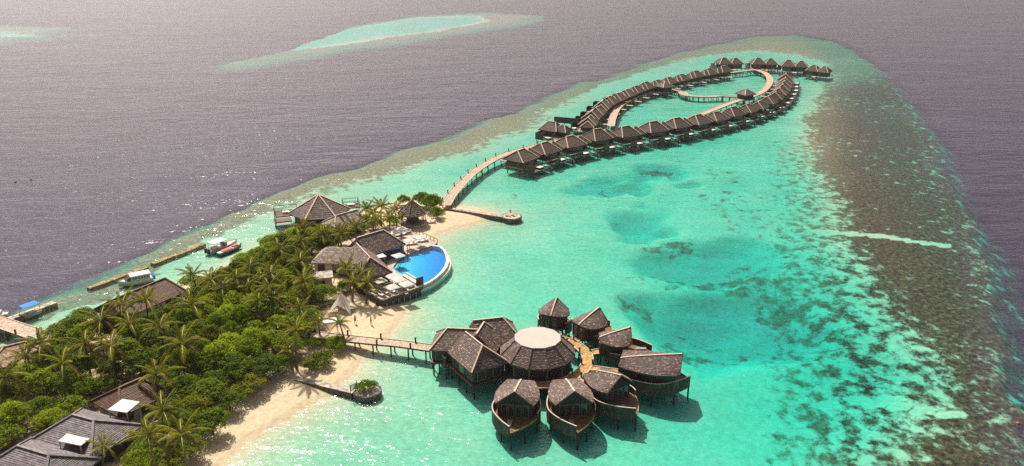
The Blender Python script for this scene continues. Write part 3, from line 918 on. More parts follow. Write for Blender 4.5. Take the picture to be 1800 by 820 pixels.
for i, (x, y, a, lab) in enumerate([(1283, 101, 8, "wide twin-roofed overwater villa at the far tip, with a screen wall on its seaward side"), (1344, 101.5, -4, "twin-roofed overwater villa at the far tip where the jetty ends"),
                                    (1398, 105.5, -16, "twin-roofed overwater villa at the far tip above the upper end of the front row"), (1441, 113, -38, "outermost twin-roofed overwater villa, last on the side jetty at the tip")]):
    o = suite if i == 0 else copy_tree(suite)
    p = at(x, y, 7.2)
    o.location = (p.x, p.y, 0); o.rotation_euler = (0, 0, R(a)); o.scale = (0.95, 0.95, 0.95) if i < 3 else (0.8, 0.85, 0.88)
    tag(o, lab, "villa", "overwater villas at the far tip")
t = tag(empty("screen_wall", at(1005, 209, 1.5)), "long dark timber screen wall at the lower end of the back row", "screen wall")
a = at(974, 214, 1.2); b = at(1047, 220, 1.2)
MB(t.location).beam((a.x, a.y, 2.0), (b.x, b.y, 2.0), 0.25, 2.3).build("panel", M_DARKWOOD, t)
for k in range(6):
    q = Vector(a).lerp(Vector(b), (k + .5) / 6)
    MB(t.location).tube((q.x, q.y + .3, -2.2), (q.x, q.y + .3, 2.4), .15, .14, 6).build("pile", M_POST, t)

# walkways of the villa peninsula
def wp(pts, z=2.0): return [tuple(at(x, y, z))[:2] for x, y in pts]
inner_near = []
for i, p in enumerate(near_w):
    a, b = near_w[max(i - 1, 0)], near_w[min(i + 1, len(near_w) - 1)]
    d = (b - a).normalized()
    inner_near.append(p - Vector((d.y, -d.x, 0)) * 11.5)
main_pts = wp([(783, 361), (798, 338), (828, 307), (858, 286), (884, 273)]) + [tuple(q)[:2] for q in inner_near[1:6]]
walkway("boardwalk", "long curving pale plank boardwalk from the island's tip to the front villas", main_pts, 2.8, 2.0, M_DECK, 5.0, 0.35, lamps=7.0, cat="boardwalk", lampside=(1,))
loop_pts = wp([(1074, 222), (1077, 208), (1086, 190), (1102, 178), (1130, 165), (1160, 155), (1200, 143.5), (1250, 132.5), (1295, 126.5), (1330, 122.5)])
walkway("boardwalk", "pale plank boardwalk curving along the inner side of the back row of villas", loop_pts, 2.6, 2.0, M_DECK, 5.5, 0.40, cat="boardwalk")
ring_pts = wp([(1330, 123.5), (1345, 129), (1353, 139), (1350, 151), (1337, 163), (1312, 173), (1285, 181)]) + [tuple(inner_near[k])[:2] for k in (8, 7, 6, 5)]
walkway("boardwalk", "pale plank boardwalk sweeping round the closed end of the lagoon loop", ring_pts, 2.8, 2.0, M_DECK, 5.5, 0.40, cat="boardwalk")
walkway("boardwalk", "short pale boardwalk from the loop's top to the tip villa at the jetty end", wp([(1336, 121), (1322, 112), (1316, 110)]), 2.4, 2.0, M_DECK, 5.0, 0.4, cat="boardwalk")
walkway("boardwalk", "narrow side boardwalk to the tip villa with the seaward screen wall", wp([(1317, 110.5), (1300, 112), (1283, 108)]), 2.0, 2.0, M_DECK, 4.0, 0.4, cat="boardwalk")
walkway("boardwalk", "straight pale boardwalk leading to the two outermost tip villas", wp([(1338, 122.5), (1365, 120), (1392, 117), (1420, 119), (1440, 122)]), 2.2, 2.0, M_DECK, 4.0, 0.4, cat="boardwalk")
walkway("boardwalk", "low footbridge inside the loop from the small pavilion to the crescent deck", wp([(1166, 155), (1182, 157), (1200, 161)]), 1.8, 1.8, M_DECK, 3.0, 0.4, cat="boardwalk")
walkway("crescent_deck", "broad crescent-shaped pale deck on piles inside the lagoon loop", wp([(1198, 161), (1206, 166.5), (1225, 168.5), (1245, 169), (1266, 168)]), 3.6, 1.8, M_DECK, 2.6, 0.4, cat="deck")
walkway("boardwalk", "narrow footbridge from the crescent deck to the pyramid-roofed pavilion", wp([(1266, 168), (1290, 170), (1312, 171)]), 1.7, 1.8, M_DECK, 3.0, 0.4, cat="boardwalk")
for x, y, lab in [(1168, 148, "small pyramid-roofed pavilion beside the back boardwalk, at the footbridge's start"), (1311, 161, "small pyramid-roofed pavilion standing in the loop beside the round end")]:
    p = at(x, y, 5.0); org = Vector((p.x, p.y, 0))
    t = tag(empty("pavilion", org), lab, "pavilion", "small pavilions in the lagoon loop")
    hip_roof(t, org, (p.x, p.y), 0.5, 3.2, 3.2, 4.0, 6.1, 0.05, M_SHINGLE, 7)
    MB(org).box(-2.4, 2.4, -2.4, 2.4, 1.8, 3.8, 0.5, org).build("wall", M_DARKWOOD, t)
    MB(org).box(-2.9, 2.9, -2.9, 2.9, 1.5, 1.79, 0.5, org).build("floor_deck", M_DECK, t)
    piles(t, org, [(p.x + rot2(u, v, .5)[0], p.y + rot2(u, v, .5)[1]) for u in (-2.4, 2.4) for v in (-2.4, 2.4)], 1.5)

# ------------------------------------------------------------------ spa on stilts
PAV = at(945, 594, 7.2)
PAV = Vector((PAV.x, PAV.y, 0))
t = tag(empty("round_pavilion", PAV), "twelve-sided shingle-roofed pavilion with a big flat white roof disc", "pavilion")
ring, top = cone_roof(t, PAV, PAV, 6.5, 4.7, 7.1, 12, M_SHINGLE, 3.95, R(15), 13, True, capw=.16, capmat=M_SHINGLE)
mb = MB(PAV)
mb.prism([(PAV.x + 4.0 * math.cos(R(15) + k * math.pi / 6), PAV.y + 4.0 * math.sin(R(15) + k * math.pi / 6)) for k in range(12)], 7.0, 7.28)
mb.build("roof_disc", M_SKYLIGHT, t)
for k in range(12):
    a0, a1 = R(15) + k * math.pi / 6, R(15) + (k + 1) * math.pi / 6
    p0, p1 = PAV + Vector((5.6 * math.cos(a0), 5.6 * math.sin(a0), 0)), PAV + Vector((5.6 * math.cos(a1), 5.6 * math.sin(a1), 0))
    wl_ = MB(PAV).add([(p0.x, p0.y, 2.0), (p1.x, p1.y, 2.0), (p1.x, p1.y, 4.6), (p0.x, p0.y, 4.6)], [(0, 1, 2, 3)]).build("wall_panel", M_GREYWOOD, t)
    nrm = Vector((math.cos((a0 + a1) / 2), math.sin((a0 + a1) / 2), 0)) * .05
    q0, q1 = p0.lerp(p1, .12) + nrm, p0.lerp(p1, .88) + nrm
    MB(PAV).add([(q0.x, q0.y, 2.35), (q1.x, q1.y, 2.35), (q1.x, q1.y, 4.2), (q0.x, q0.y, 4.2)], [(0, 1, 2, 3)]).build("pane", M_GLASS if k % 3 else M_DARKWOOD, wl_)
    MB(PAV).box(-.11, .11, -.11, .11, 1.9, 4.62, a0, (p0.x, p0.y, 0)).build("post", M_FRAME, t)
    for h in (2.75, 3.2, 3.65):
        MB(PAV).beam((q0.x + nrm.x, q0.y + nrm.y, h), (q1.x + nrm.x, q1.y + nrm.y, h), .05, .07).build("slat", M_DARKWOOD, wl_)
mb = MB(PAV)
mb.prism([(PAV.x + 5.9 * math.cos(k * math.pi / 12), PAV.y + 5.9 * math.sin(k * math.pi / 12)) for k in range(24)], 1.65, 1.98)
mb.build("floor_deck", M_REDWOOD, t)
piles(t, PAV, [(PAV.x + 5.3 * math.cos(k * math.pi / 5), PAV.y + 5.3 * math.sin(k * math.pi / 5)) for k in range(10)], 1.65)

ring_w = []
for a_, r_ in ((66, 10.6), (56, 10.5), (44, 10.2), (27, 9.6), (12, 9.0), (-13, 8.0), (-37, 7.3), (-60, 7.1), (-80, 7.1), (-100, 7.1), (-118, 7.2)):
    ring_w.append((PAV.x + r_ * math.cos(R(a_)), PAV.y + r_ * math.sin(R(a_))))
walkway("ring_walkway", "honey-coloured plank walkway ringing the round spa pavilion on piles", ring_w, 1.9, 2.1, M_GOLDDECK, 4.0, 0.28, True, lamps=4.5, cat="walkway")

def boat_cabin(label, b_px, k_px, zp, width, zb=4.8, ext=4.2, w_back=0.62, w_front=0.8, open_side=1, name="boat_cabin"):
    """cabin on piles whose roof ridge climbs from a flat back eave to a front gable, with a boat-shaped balcony round it"""
    B, K = at(*b_px, zb), at(*k_px, zp)
    d = Vector((K.x - B.x, K.y - B.y, 0)); Lr = d.length; d.normalize()
    n = Vector((-d.y, d.x, 0))
    org = Vector((B.x, B.y, 0)) + d * (Lr / 2)
    t = tag(empty(name, org), label, "spa cabin", "boat-shaped cabins round the spa")
    zf = 2.2
    hw = lambda u: width / 2 * (w_back + (1 - w_back) * math.sin(min(1, u / 0.62) * math.pi / 2) - (1 - w_front) * max(0, (u - 0.62) / 0.38) ** 2)
    pt = lambda u, s, z, k=1.0, off=0.0: Vector((B.x, B.y, 0)) + d * (Lr * u) + n * (s * (hw(min(u, 1)) * k + off)) + Vector((0, 0, z))
    NS = 14
    mb = MB(org)
    zr = lambda u: zb + (zp - zb) * u ** 0.85
    sag = lambda u: zb - 0.15 * math.sin(u * math.pi)
    rows = 16
    for s in (-1, 1):
        for i in range(NS):
            u0, u1 = i / NS, (i + 1) / NS
            for r in range(rows):
                q0, q1 = r / rows, (r + 1) / rows
                def S(u, q, up):
                    e = pt(u, s, sag(u)); c = pt(u, 0, zr(u))
                    v = e.lerp(c, q); v.z += up + 0.18 * math.sin(q * math.pi) * u
                    return v
                j = 0.05
                vs = [S(u0, q0, 0), S(u1, q0, 0), S(u0, q0, j), S(u1, q0, j), S(u1, q1, 0.004), S(u0, q1, 0.004)]
                mb.add(vs, [(0, 1, 3, 2), (2, 3, 4, 5)] if s > 0 else [(2, 3, 1, 0), (5, 4, 3, 2)])
        # eave board
        for i in range(NS):
            u0, u1 = i / NS, (i + 1) / NS
            mb.add([pt(u0, s, sag(u0)), pt(u1, s, sag(u1)), pt(u1, s, sag(u1) - .22), pt(u0, s, sag(u0) - .22)], [(0, 1, 2, 3)])
            mb.add([pt(u0, s, sag(u0) - .22), pt(u1, s, sag(u1) - .22), pt(u1, 0, zr(u1) - .25), pt(u0, 0, zr(u0) - .25)], [(0, 1, 2, 3)])
    mb.build("roof", M_SHINGLE, t)
    mb = MB(org)
    for i in range(NS):
        u0, u1 = i / NS, (i + 1) / NS
        mb.beam(pt(u0, 0, zr(u0) + .08), pt(u1, 0, zr(u1) + .08), .26, .14)
    mb.build("ridge_cap", M_RIDGE, t)
    for s in (-1, 1):
        a, b = pt(1, s, zb + .02), pt(1, 0, zp + .02)
        MB(org).beam(a + d * .08, b + d * .08, .12, .26).build("barge_board", M_DARKWOOD, t)
    # walls
    ring_ = [pt(u / 8, 1, 0, .86) for u in range(0, 8)] + [pt(0.9, 1, 0, .84), pt(0.9, -1, 0, .84)] + [pt(u / 8, -1, 0, .86) for u in range(7, -1, -1)]
    MB(org).prism([(q.x, q.y) for q in ring_], zf, zb - .2).build("wall", M_DARKWOOD, t)
    # gable wall under the front of the roof
    g = MB(org)
    a, b, c = pt(.9, 1, zb - .22, .84), pt(.9, -1, zb - .22, .84), pt(.9, 0, zr(.9) - .3)
    g.add([a, b, c, a - d * .2, b - d * .2, c - d * .2], [(0, 1, 2), (5, 4, 3), (0, 3, 4, 1), (1, 4, 5, 2), (2, 5, 3, 0)])
    g.build("gable", M_DARKWOOD, t)
    for kx in (-.54, -.18, .18, .54):
        c = pt(.9, 0, 0) + n * (kx * hw(.9))
        ang = math.atan2(d.y, d.x)
        wv = hw(.9) * .15
        f = MB(org).box(.02, .10, -wv, wv, zf + .1, 4.45, ang, c).build("window", M_FRAME, t)
        MB(org).box(.06, .14, -wv + .1, wv - .1, zf + .25, 4.3, ang, c).build("pane", M_GLASS, f)
    for kx in (-.5, .35):
        c = pt(0, 0, 0) + n * (kx * hw(0) * .86)
        f = MB(org).box(-.10, -.02, -.32, .32, zf + .2, 4.4, math.atan2(d.y, d.x), c).build("window", M_FRAME, t)
        MB(org).box(-.14, -.06, -.22, .22, zf + .35, 4.25, math.atan2(d.y, d.x), c).build("pane", M_GLASS, f)
    # boat-shaped deck: sides run from the cabin's shoulders to a prow
    Lt = Lr + ext
    def hull(q):                                   # q along 0..1 of the whole hull, half width
        u = q * Lt / Lr
        base = width / 2 * (w_back + (1.04 - w_back) * math.sin(min(1, q / .5) * math.pi / 2))
        if q > .5: base = width / 2 * 1.04 * (1 - ((q - .5) / .5) ** 1.75 * .97)
        return base
    H = lambda q, s, z, off=0: Vector((B.x, B.y, z)) + d * (Lt * q) + n * (s * (hull(q) + off))
    qs = [k / 22 for k in range(2, 23)]
    poly = [H(q, 1, 0) for q in qs] + [H(q, -1, 0) for q in qs[::-1]]
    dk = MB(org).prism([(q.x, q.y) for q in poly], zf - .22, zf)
    dk.build("floor_deck", M_SHADEDDECK, t)
    MB(org).prism([tuple((Vector((q.x, q.y)) - Vector((org.x, org.y))) * .9 + Vector((org.x, org.y))) for q in poly], zf - .5, zf - .23).build("deck_frame", M_POST, t)
    for s, q1 in ((-open_side, 1.0), (open_side, .62)):
        npan = 18 if q1 == 1.0 else 11
        side = []
        for k in range(npan):
            a, b = .16 + (q1 - .16) * k / npan, .16 + (q1 - .16) * (k + 1) / npan
            o_ = random.uniform(0, .05)
            pa, pb = H(a, s, 0, .10 + o_), H(b, s, 0, .10 + o_)
            low = zf - 1.35 + .35 * (abs(a - .5) * 2) ** 2
            m_ = MB(org)
            m_.beam(Vector((pa.x, pa.y, (low + zf + 1.0) / 2)), Vector((pb.x, pb.y, (low + zf + 1.0) / 2)), .1, zf + 1.0 - low)
            m_.build("side_board", M_GREYWOOD, t)
        m_ = MB(org)
        for k in range(npan):
            a, b = .16 + (q1 - .16) * k / npan, .16 + (q1 - .16) * (k + 1) / npan
            m_.beam(H(a, s, zf + 1.06, .12), H(b, s, zf + 1.06, .12), .17, .10)
        m_.build("hand_rail", M_RAIL, t)
    # open rail on the other bow
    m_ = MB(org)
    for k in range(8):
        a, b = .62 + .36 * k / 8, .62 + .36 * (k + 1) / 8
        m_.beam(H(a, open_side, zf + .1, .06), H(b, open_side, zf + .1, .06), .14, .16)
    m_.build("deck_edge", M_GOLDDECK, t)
    c = H(.80, -open_side * .25, 0)
    l = MB(org).box(-.9, .9, -.35, .35, zf, zf + .32, math.atan2(d.y, d.x), c)
    l.build("lounger", M_GREYCUSH, t)
    pp = [tuple(H(q, s, 0, -.35))[:2] for q in (.15, .5, .8) for s in (-1, 1)] + [tuple(H(.985, 0, 0))[:2]]
    piles(t, org, pp, zf - .22, .15)
    return B, d

CABINS = [
    ("small steep-roofed spa cabin standing behind the round white-topped pavilion", (968, 556), (978, 524), 6.9, 6.0, dict(ext=2.6, open_side=-1)),
    ("pointed-roof spa cabin between the rear cabin and the lattice-balcony cabin", (1017, 572), (1053, 541), 6.9, 6.2, dict(ext=3.2, open_side=-1)),
    ("spa cabin with a lattice balcony, just above the largest spa cabin", (1054, 594), (1108, 576), 6.8, 6.4, dict(ext=4.0, open_side=-1)),
    ("largest boat-shaped spa cabin, broad shingle roof pointing out to the lagoon", (1091, 630), (1199, 623), 6.9, 8.2, dict(ext=1.6, w_back=.72, w_front=.8, open_side=1)),
    ("boat-shaped spa cabin just below the largest one, prow pointing to the lower right", (1042, 652), (1092, 661), 7.0, 6.8, dict(ext=3.9, open_side=1)),
    ("boat-shaped spa cabin, right one of the front pair, closed side screen", (994, 667), (1010, 689), 7.0, 6.9, dict(ext=3.5, open_side=1)),
    ("boat-shaped spa cabin, left one of the front pair, open bow deck showing", (916, 668), (904, 690), 7.0, 6.9, dict(ext=3.5, open_side=1)),
]
cab = [boat_cabin(l, b, k, zp, wd, **kw) for l, b, k, zp, wd, kw in CABINS]
for i, (B, d) in enumerate(cab):
    b2 = Vector((B.x, B.y))
    e = min(smooth_path(ring_w, .5), key=lambda q: (q - b2).length)
    e = e + (b2 - e).normalized() * .9
    e2 = b2 + Vector((d.x, d.y)) * .4
    if (e2 - e).length > 1.2:
        walkway("cabin_footbridge", "short honey plank footbridge from the ring walkway to the %s" % ["rear spa cabin", "pointed-roof spa cabin", "lattice-balcony spa cabin", "largest spa cabin", "spa cabin below the largest one", "right front spa cabin", "left front spa cabin"][i],
                [tuple(e), tuple(e.lerp(e2, .5)), tuple(e2)], 1.6, 2.16, M_GOLDDECK, 3.0, .28, True, cat="footbridge", group="footbridges to the spa cabins")

def wing(parent, org, J, E, hw, ze, zr, zf, mat=None, caps=True, n=17, wall=True, posts=None, back=0.0, wallmat=None, hipk=1.0):
    """hip-ended wing whose ridge runs from J to E"""
    mat = mat or M_SHINGLE
    J, E = Vector((J[0], J[1], 0)), Vector((E[0], E[1], 0))
    d = (E - J).normalized(); nn = Vector((-d.y, d.x, 0))
    J = J - d * back
    Z = lambda v, z: Vector((v.x, v.y, z))
    A, B, C_, D = Z(J - nn * hw, ze), Z(E + d * hw * hipk - nn * hw, ze), Z(E + d * hw * hipk + nn * hw, ze), Z(J + nn * hw, ze)
    r0, r1 = Z(J, zr), Z(E, zr)
    mb = MB(org)
    mb.courses(A, B, r1, r0, n); mb.courses(B, C_, r1, r1, n); mb.courses(C_, D, r0, r1, n)
    dz = Vector((0, 0, .24))
    mb.add([A, B, C_, D, A - dz, B - dz, C_ - dz, D - dz, r0], [(0, 4, 5, 1), (1, 5, 6, 2), (2, 6, 7, 3), (4, 7, 6, 5), (0, 8, 3), (0, 3, 7, 4)])
    mb.build("roof", mat, parent)
    if caps:
        for a, b in ((B, r1), (C_, r1), (r0, r1)): cap_beam(parent, org, a, b, .24)
    if wall:
        k = .84
        a, b, c, e = J - nn * hw * k, E + d * hw * hipk * k - nn * hw * k, E + d * hw * hipk * k + nn * hw * k, J + nn * hw * k
        MB(org).prism([(q.x, q.y) for q in (a, b, c, e)], zf, ze - .2).build("wall", wallmat or M_DARKWOOD, parent)
        # window bays along the three outer sides
        for p0, p1 in ((a, b), (b, c), (c, e)):
            L_ = (p1 - p0).length; dd = (p1 - p0).normalized(); no = Vector((dd.y, -dd.x, 0))
            if L_ < 2: continue
            m = max(1, int(L_ / 2.4))
            for i in range(m):
                cc = p0 + dd * (L_ * (i + .5) / m)
                f = MB(org).box(-.8, .8, -.03, .05, zf + .25, ze - .55, math.atan2(dd.y, dd.x), (cc.x + no.x * .03, cc.y + no.y * .03, 0)).build("window", M_FRAME, parent)
                MB(org).box(-.7, .7, -.07, .02, zf + .35, ze - .65, math.atan2(dd.y, dd.x), (cc.x + no.x * .03, cc.y + no.y * .03, 0)).build("pane", M_GLASS if (i % 2) else M_DARKWOOD, f)
        MB(org).prism([(q.x, q.y) for q in (J - nn * hw * .95, E + d * hw * hipk * .95 - nn * hw * .95, E + d * hw * hipk * .95 + nn * hw * .95, J + nn * hw * .95)], zf - .35, zf - .02).build("floor_deck", M_REDWOOD, parent)
    if posts:
        pp = []
        for u in np.linspace(0, 1, posts):
            for s in (-1, 1):
                q = (J + nn * s * hw * .8).lerp(E + d * hw * hipk * .8 + nn * s * hw * .8, float(u)); pp.append((q.x, q.y))
        piles(parent, org, pp, zf - .35, .15)

# spa reception: three hipped wings
JN = at(838, 574, 7.9); org = Vector((JN.x, JN.y, 0))
t = tag(empty("spa_reception", org), "large dark-walled reception hall with joined hip roofs, at the pier's end", "reception hall")
wing(t, org, at(832, 580, 7.0), at(786, 578, 7.0), 3.4, 4.5, 7.0, 2.1, posts=4, back=1.0, hipk=.75)
wing(t, org, at(824, 588, 7.5), at(848, 608, 7.4), 3.5, 4.5, 7.4, 2.1, posts=4, back=1.2, hipk=.72)
wing(t, org, at(846, 563, 7.7), at(884, 559, 7.7), 3.8, 4.7, 7.7, 2.1, posts=4, back=1.5, hipk=.7)
wing(t, org, at(842, 588, 7.2), at(851, 566, 8.0), 3.2, 4.6, 7.9, 2.1, back=1.5, hipk=.6, wall=False)
a, b = at(760, 622, 2.2), at(784, 640, 2.2)
for u in (0, .5):
    q0, q1 = Vector(a).lerp(Vector(b), u + .02), Vector(a).lerp(Vector(b), u + .48)
    MB(org).beam((q0.x, q0.y, 2.3), (q1.x, q1.y, 2.3), .1, 1.9).build("screen_panel", M_REDWOOD, t)
MB(org).beam((a.x, a.y, 3.3), (b.x, b.y, 3.3), .2, .14).build("hand_rail", M_RAIL, t)
piles(t, org, [(a.x, a.y), (b.x, b.y), ((a.x + b.x) / 2, (a.y + b.y) / 2)], 3.2, .13)
walkway("footbridge", "short plank footbridge between the reception hall and the round pavilion", [tuple(at(868, 604, 2.1))[:2], tuple(at(880, 606, 2.1))[:2], tuple(at(892, 612, 2.1))[:2]], 2.4, 2.12, M_GOLDDECK, 3, .28, True, cat="footbridge")
MBo = at(874, 592, 4.0)
tag(MB((MBo.x, MBo.y, 0)).box(-1.6, 1.6, -1.1, 1.1, 3.9, 4.05, R(-12), (MBo.x, MBo.y, 0)).box(-1.5, -1.4, -1, 1, 2.1, 3.9, R(-12), (MBo.x, MBo.y, 0)).box(1.4, 1.5, -1, 1, 2.1, 3.9, R(-12), (MBo.x, MBo.y, 0)).build("link_canopy", M_SKYLIGHT), "small flat pale canopy between the reception hall and round pavilion", "canopy")
walkway("pier", "straight grey plank pier from the beach to the spa reception", wp([(522, 585), (560, 589.5), (600, 594), (650, 599.5), (700, 604), (757, 612)], 2.0), 2.3, 2.0, M_DECK, 3.4, .28, True, lamps=6.5, cat="pier")

# ------------------------------------------------------------------ swimming pool terrace
org = Vector(POOL[12]); org.z = 0
t = tag(empty("pool_terrace", org), "plank sun terrace with a stone retaining wall beside the swimming pool", "terrace")
MB(org).prism([(q.x, q.y) for q in TERR], -4.2, 1.62).build("retaining_wall", M_STONE, t)
MB(org).prism([(q.x, q.y) for q in TERR], 1.62, 1.70).build("floor_deck", M_TERR, t)
for a, b in ((0, 1), (1, 2)):
    MB(org).beam(Vector(TERR[a]) + Vector((0, 0, .10)), Vector(TERR[b]) + Vector((0, 0, .10)), .3, .2).build("coping", M_CONCRETE, t)
for a, b in ((10, 11),):
    for k in range(9):
        q = Vector(TERR[a]).lerp(Vector(TERR[b]), k / 8)
        MB(org).box(-.06, .06, -.06, .06, 0, .9, 0, (q.x, q.y, 1.7)).build("rail_post", M_GREYWOOD, t)
    MB(org).beam(Vector(TERR[a]) + Vector((0, 0, .9)), Vector(TERR[b]) + Vector((0, 0, .9)), .08, .08).build("rail", M_GREYWOOD, t)
for k in range(7):
    q = Vector(TERR[1]).lerp(Vector(TERR[2]), (k + .5) / 7)
    MB(org).box(-.12, .12, -.12, .12, -1.5, 1.0, .8, (q.x + .15, q.y - .15, 0)).build("buttress", M_CONCRETE, t)
t = tag(empty("swimming_pool", org), "half-round blue infinity pool with a pale curved rim over the lagoon", "pool")
arc = POOL[0:10]
cen = sum((Vector((q.x, q.y, 0)) for q in POOL), Vector()) / len(POOL)
def offs(q, d_):
    v = Vector((q.x - cen.x, q.y - cen.y, 0)).normalized()
    return Vector((q.x, q.y, 0)) + v * d_
fl = []
for q in POOL:
    u = (q.x + 26) / 11.0
    fl.append(Vector((q.x, q.y, 1.36 - 1.05 * max(0, min(1, u)))))
mb = MB(org)
mb.add(fl, [tuple(range(len(fl)))])
nP = len(POOL)
for i in range(nP):
    j = (i + 1) % nP
    mb.add([fl[i], fl[j], (POOL[j].x, POOL[j].y, 1.66), (POOL[i].x, POOL[i].y, 1.66)], [(0, 1, 2, 3)])
mb.build("basin", M_TILE_POOL, t)
pw = MB(org).prism([tuple(offs(q, -.03))[:2] for q in POOL], -3.2, 1.58).build("water", M_POOLWATER, t)
m1, m2, m3 = MB(org), MB(org), MB(org)
for a, b in zip(arc[:-1], arc[1:]):
    a0, b0, a1, b1, a2, b2 = offs(a, .02), offs(b, .02), offs(a, .75), offs(b, .75), offs(a, 1.25), offs(b, 1.25)
    Z = lambda v, z: (v.x, v.y, z)
    m1.add([Z(a0, 1.68), Z(b0, 1.68), Z(b1, 1.68), Z(a1, 1.68), Z(a1, .9), Z(b1, .9), Z(a0, .9), Z(b0, .9)], [(0, 1, 2, 3), (3, 2, 5, 4), (0, 6, 7, 1)])
    m3.add([Z(a1, 1.0), Z(b1, 1.0), Z(b2, 1.0), Z(a2, 1.0), Z(a2, .5), Z(b2, .5)], [(0, 1, 2, 3), (3, 2, 5, 4)])
    m2.add([Z(a2, .5), Z(b2, .5), Z(b2, -3), Z(a2, -3)], [(0, 1, 2, 3)])
m1.build("rim", M_RIM, t); m3.build("overflow_ledge", M_RIM, t); m2.build("outer_wall", M_TILE_TEAL, t)
# children's pool
p = at(729, 422, 1.75); kp = Vector((p.x, p.y, 0))
t = tag(empty("paddling_pool", kp), "small round blue paddling pool set in the terrace", "pool")
circ = lambda r, n=24: [(kp.x + r * math.cos(2 * math.pi * k / n), kp.y + r * .85 * math.sin(2 * math.pi * k / n)) for k in range(n)]
MB(kp).prism(circ(1.9), 1.6, 1.80).build("rim", M_RIM, t)
M_KID = surf("blue_pool_surface", (0.02, 0.22, 0.50), 0.08, 0.15, 1.0, 0, (1, 1, 1), 0.5)
MB(kp).prism(circ(1.6), 1.7, 1.83).build("water", M_KID, t)

def parasol(x, y, label, rz=.7, s=1.2):
    p = at(x, y, 4.1); o = Vector((p.x, p.y, 1.7))
    t = tag(empty("parasol", o, rz), label, "parasol", "white parasols on the pool terrace")
    if not PARA:
        mb = MB()
        top_ = (0, 0, 2.75)
        cs = [(-s, -s, 2.2), (s, -s, 2.2), (s, s, 2.2), (-s, s, 2.2)]
        low = [(a, b, 2.05) for a, b, _ in cs]
        mb.add([top_] + cs + low, [(0, 1, 2), (0, 2, 3), (0, 3, 4), (0, 4, 1)] + [(1 + i, 5 + i, 5 + (i + 1) % 4, 1 + (i + 1) % 4) for i in range(4)])
        PARA["canopy"] = mb.mesh("canopy", M_CANVAS)
        PARA["pole"] = MB().tube((0, 0, 0), (0, 0, 2.74), .05, .04, 6).mesh("pole", M_GREYWOOD)
        PARA["base"] = MB().box(-.35, .35, -.35, .35, 0, .1).mesh("base", M_CONCRETE)
    for k in ("canopy", "pole", "base"): link(k, PARA[k], None, t)
PARA = {}
for x, y, l in [(667, 492, "white square parasol at the terrace's inland end beside the palms"), (689, 484, "white square parasol nearest the restaurant eave, in the front cluster"), (701, 490, "white square parasol in the middle of the front cluster"),
                (714, 498, "white square parasol of the front cluster closest to the pool's wood screen"), (689, 503, "white pointed parasol standing forward near the retaining wall"),
                (692, 406.5, "white square parasol at the far end of the terrace beside the restaurant roof"), (705, 401, "white square parasol farthest back, by the beach bar"), (719.5, 421, "white square parasol beside the small paddling pool"),
                (738, 416, "white square parasol at the terrace's beach edge"), (700, 448, "white parasol low beside the pool's shallow corner")]:
    parasol(x, y, l)

LNG = {}
def lounger(p, rz, label, z=1.7, group="sun loungers on the pool terrace"):
    t = tag(empty("sun_lounger", (p.x, p.y, z), rz), label, "sun lounger", group)
    if not LNG:
        LNG["frame"] = MB().box(-1, 1, -.38, .38, .22, .32).mesh("frame", M_WHITE)
        LNG["leg"] = MB().box(-.05, .05, -.05, .05, 0, .22).mesh("leg", M_WHITE)
        LNG["cushion"] = MB().box(-1, .3, -.35, .35, .32, .44).mesh("cushion", M_CUSHION)
        LNG["backrest"] = MB().add([(.3, -.35, .32), (.3, .35, .32), (1.0, .35, .75), (1.0, -.35, .75), (.3, -.35, .46), (.3, .35, .46), (.95, .35, .88), (.95, -.35, .88)],
                                   [(0, 1, 2, 3), (4, 7, 6, 5), (0, 4, 5, 1), (2, 6, 7, 3), (0, 3, 7, 4), (1, 5, 6, 2)]).mesh("backrest", M_CUSHION)
    for k in ("frame", "cushion", "backrest"): link(k, LNG[k], None, t)
    for x in (-.85, .85):
        for y in (-.3, .3): link("leg", LNG["leg"], None, t, (x, y, 0))
LS = [(658, 512, -.7), (665, 515, -.7), (672, 520, -.7), (680, 516, -.7), (664, 505, -.7), (672, 508, -.7), (684, 511, -.7), (692, 514, -.7), (700, 508, -.7), (708, 507, -.7), (716, 504, -.7), (722, 502, -.7), (678, 500, -.7), (696, 500, -.7), (706, 501, -.7),
      (697, 412, .5), (701, 414, .5), (712, 408, .5), (716, 409, .5), (721, 429, .4), (727, 429, .4), (741, 424, .4), (746, 424, .4), (709, 412, .5)]
fo = sorted([q for q in LS if q[1] > 450], key=lambda q: q[0]); bo = sorted([q for q in LS if q[1] < 450], key=lambda q: q[0])
for k, (x, y, a) in enumerate(fo): lounger(at(x, y, 1.9), a, "white sun lounger on the front terrace, %s from its inland end" % ordinal(k))
for k, (x, y, a) in enumerate(bo): lounger(at(x, y, 1.9), a, "white sun lounger on the far terrace, %s from the restaurant side" % ordinal(k))
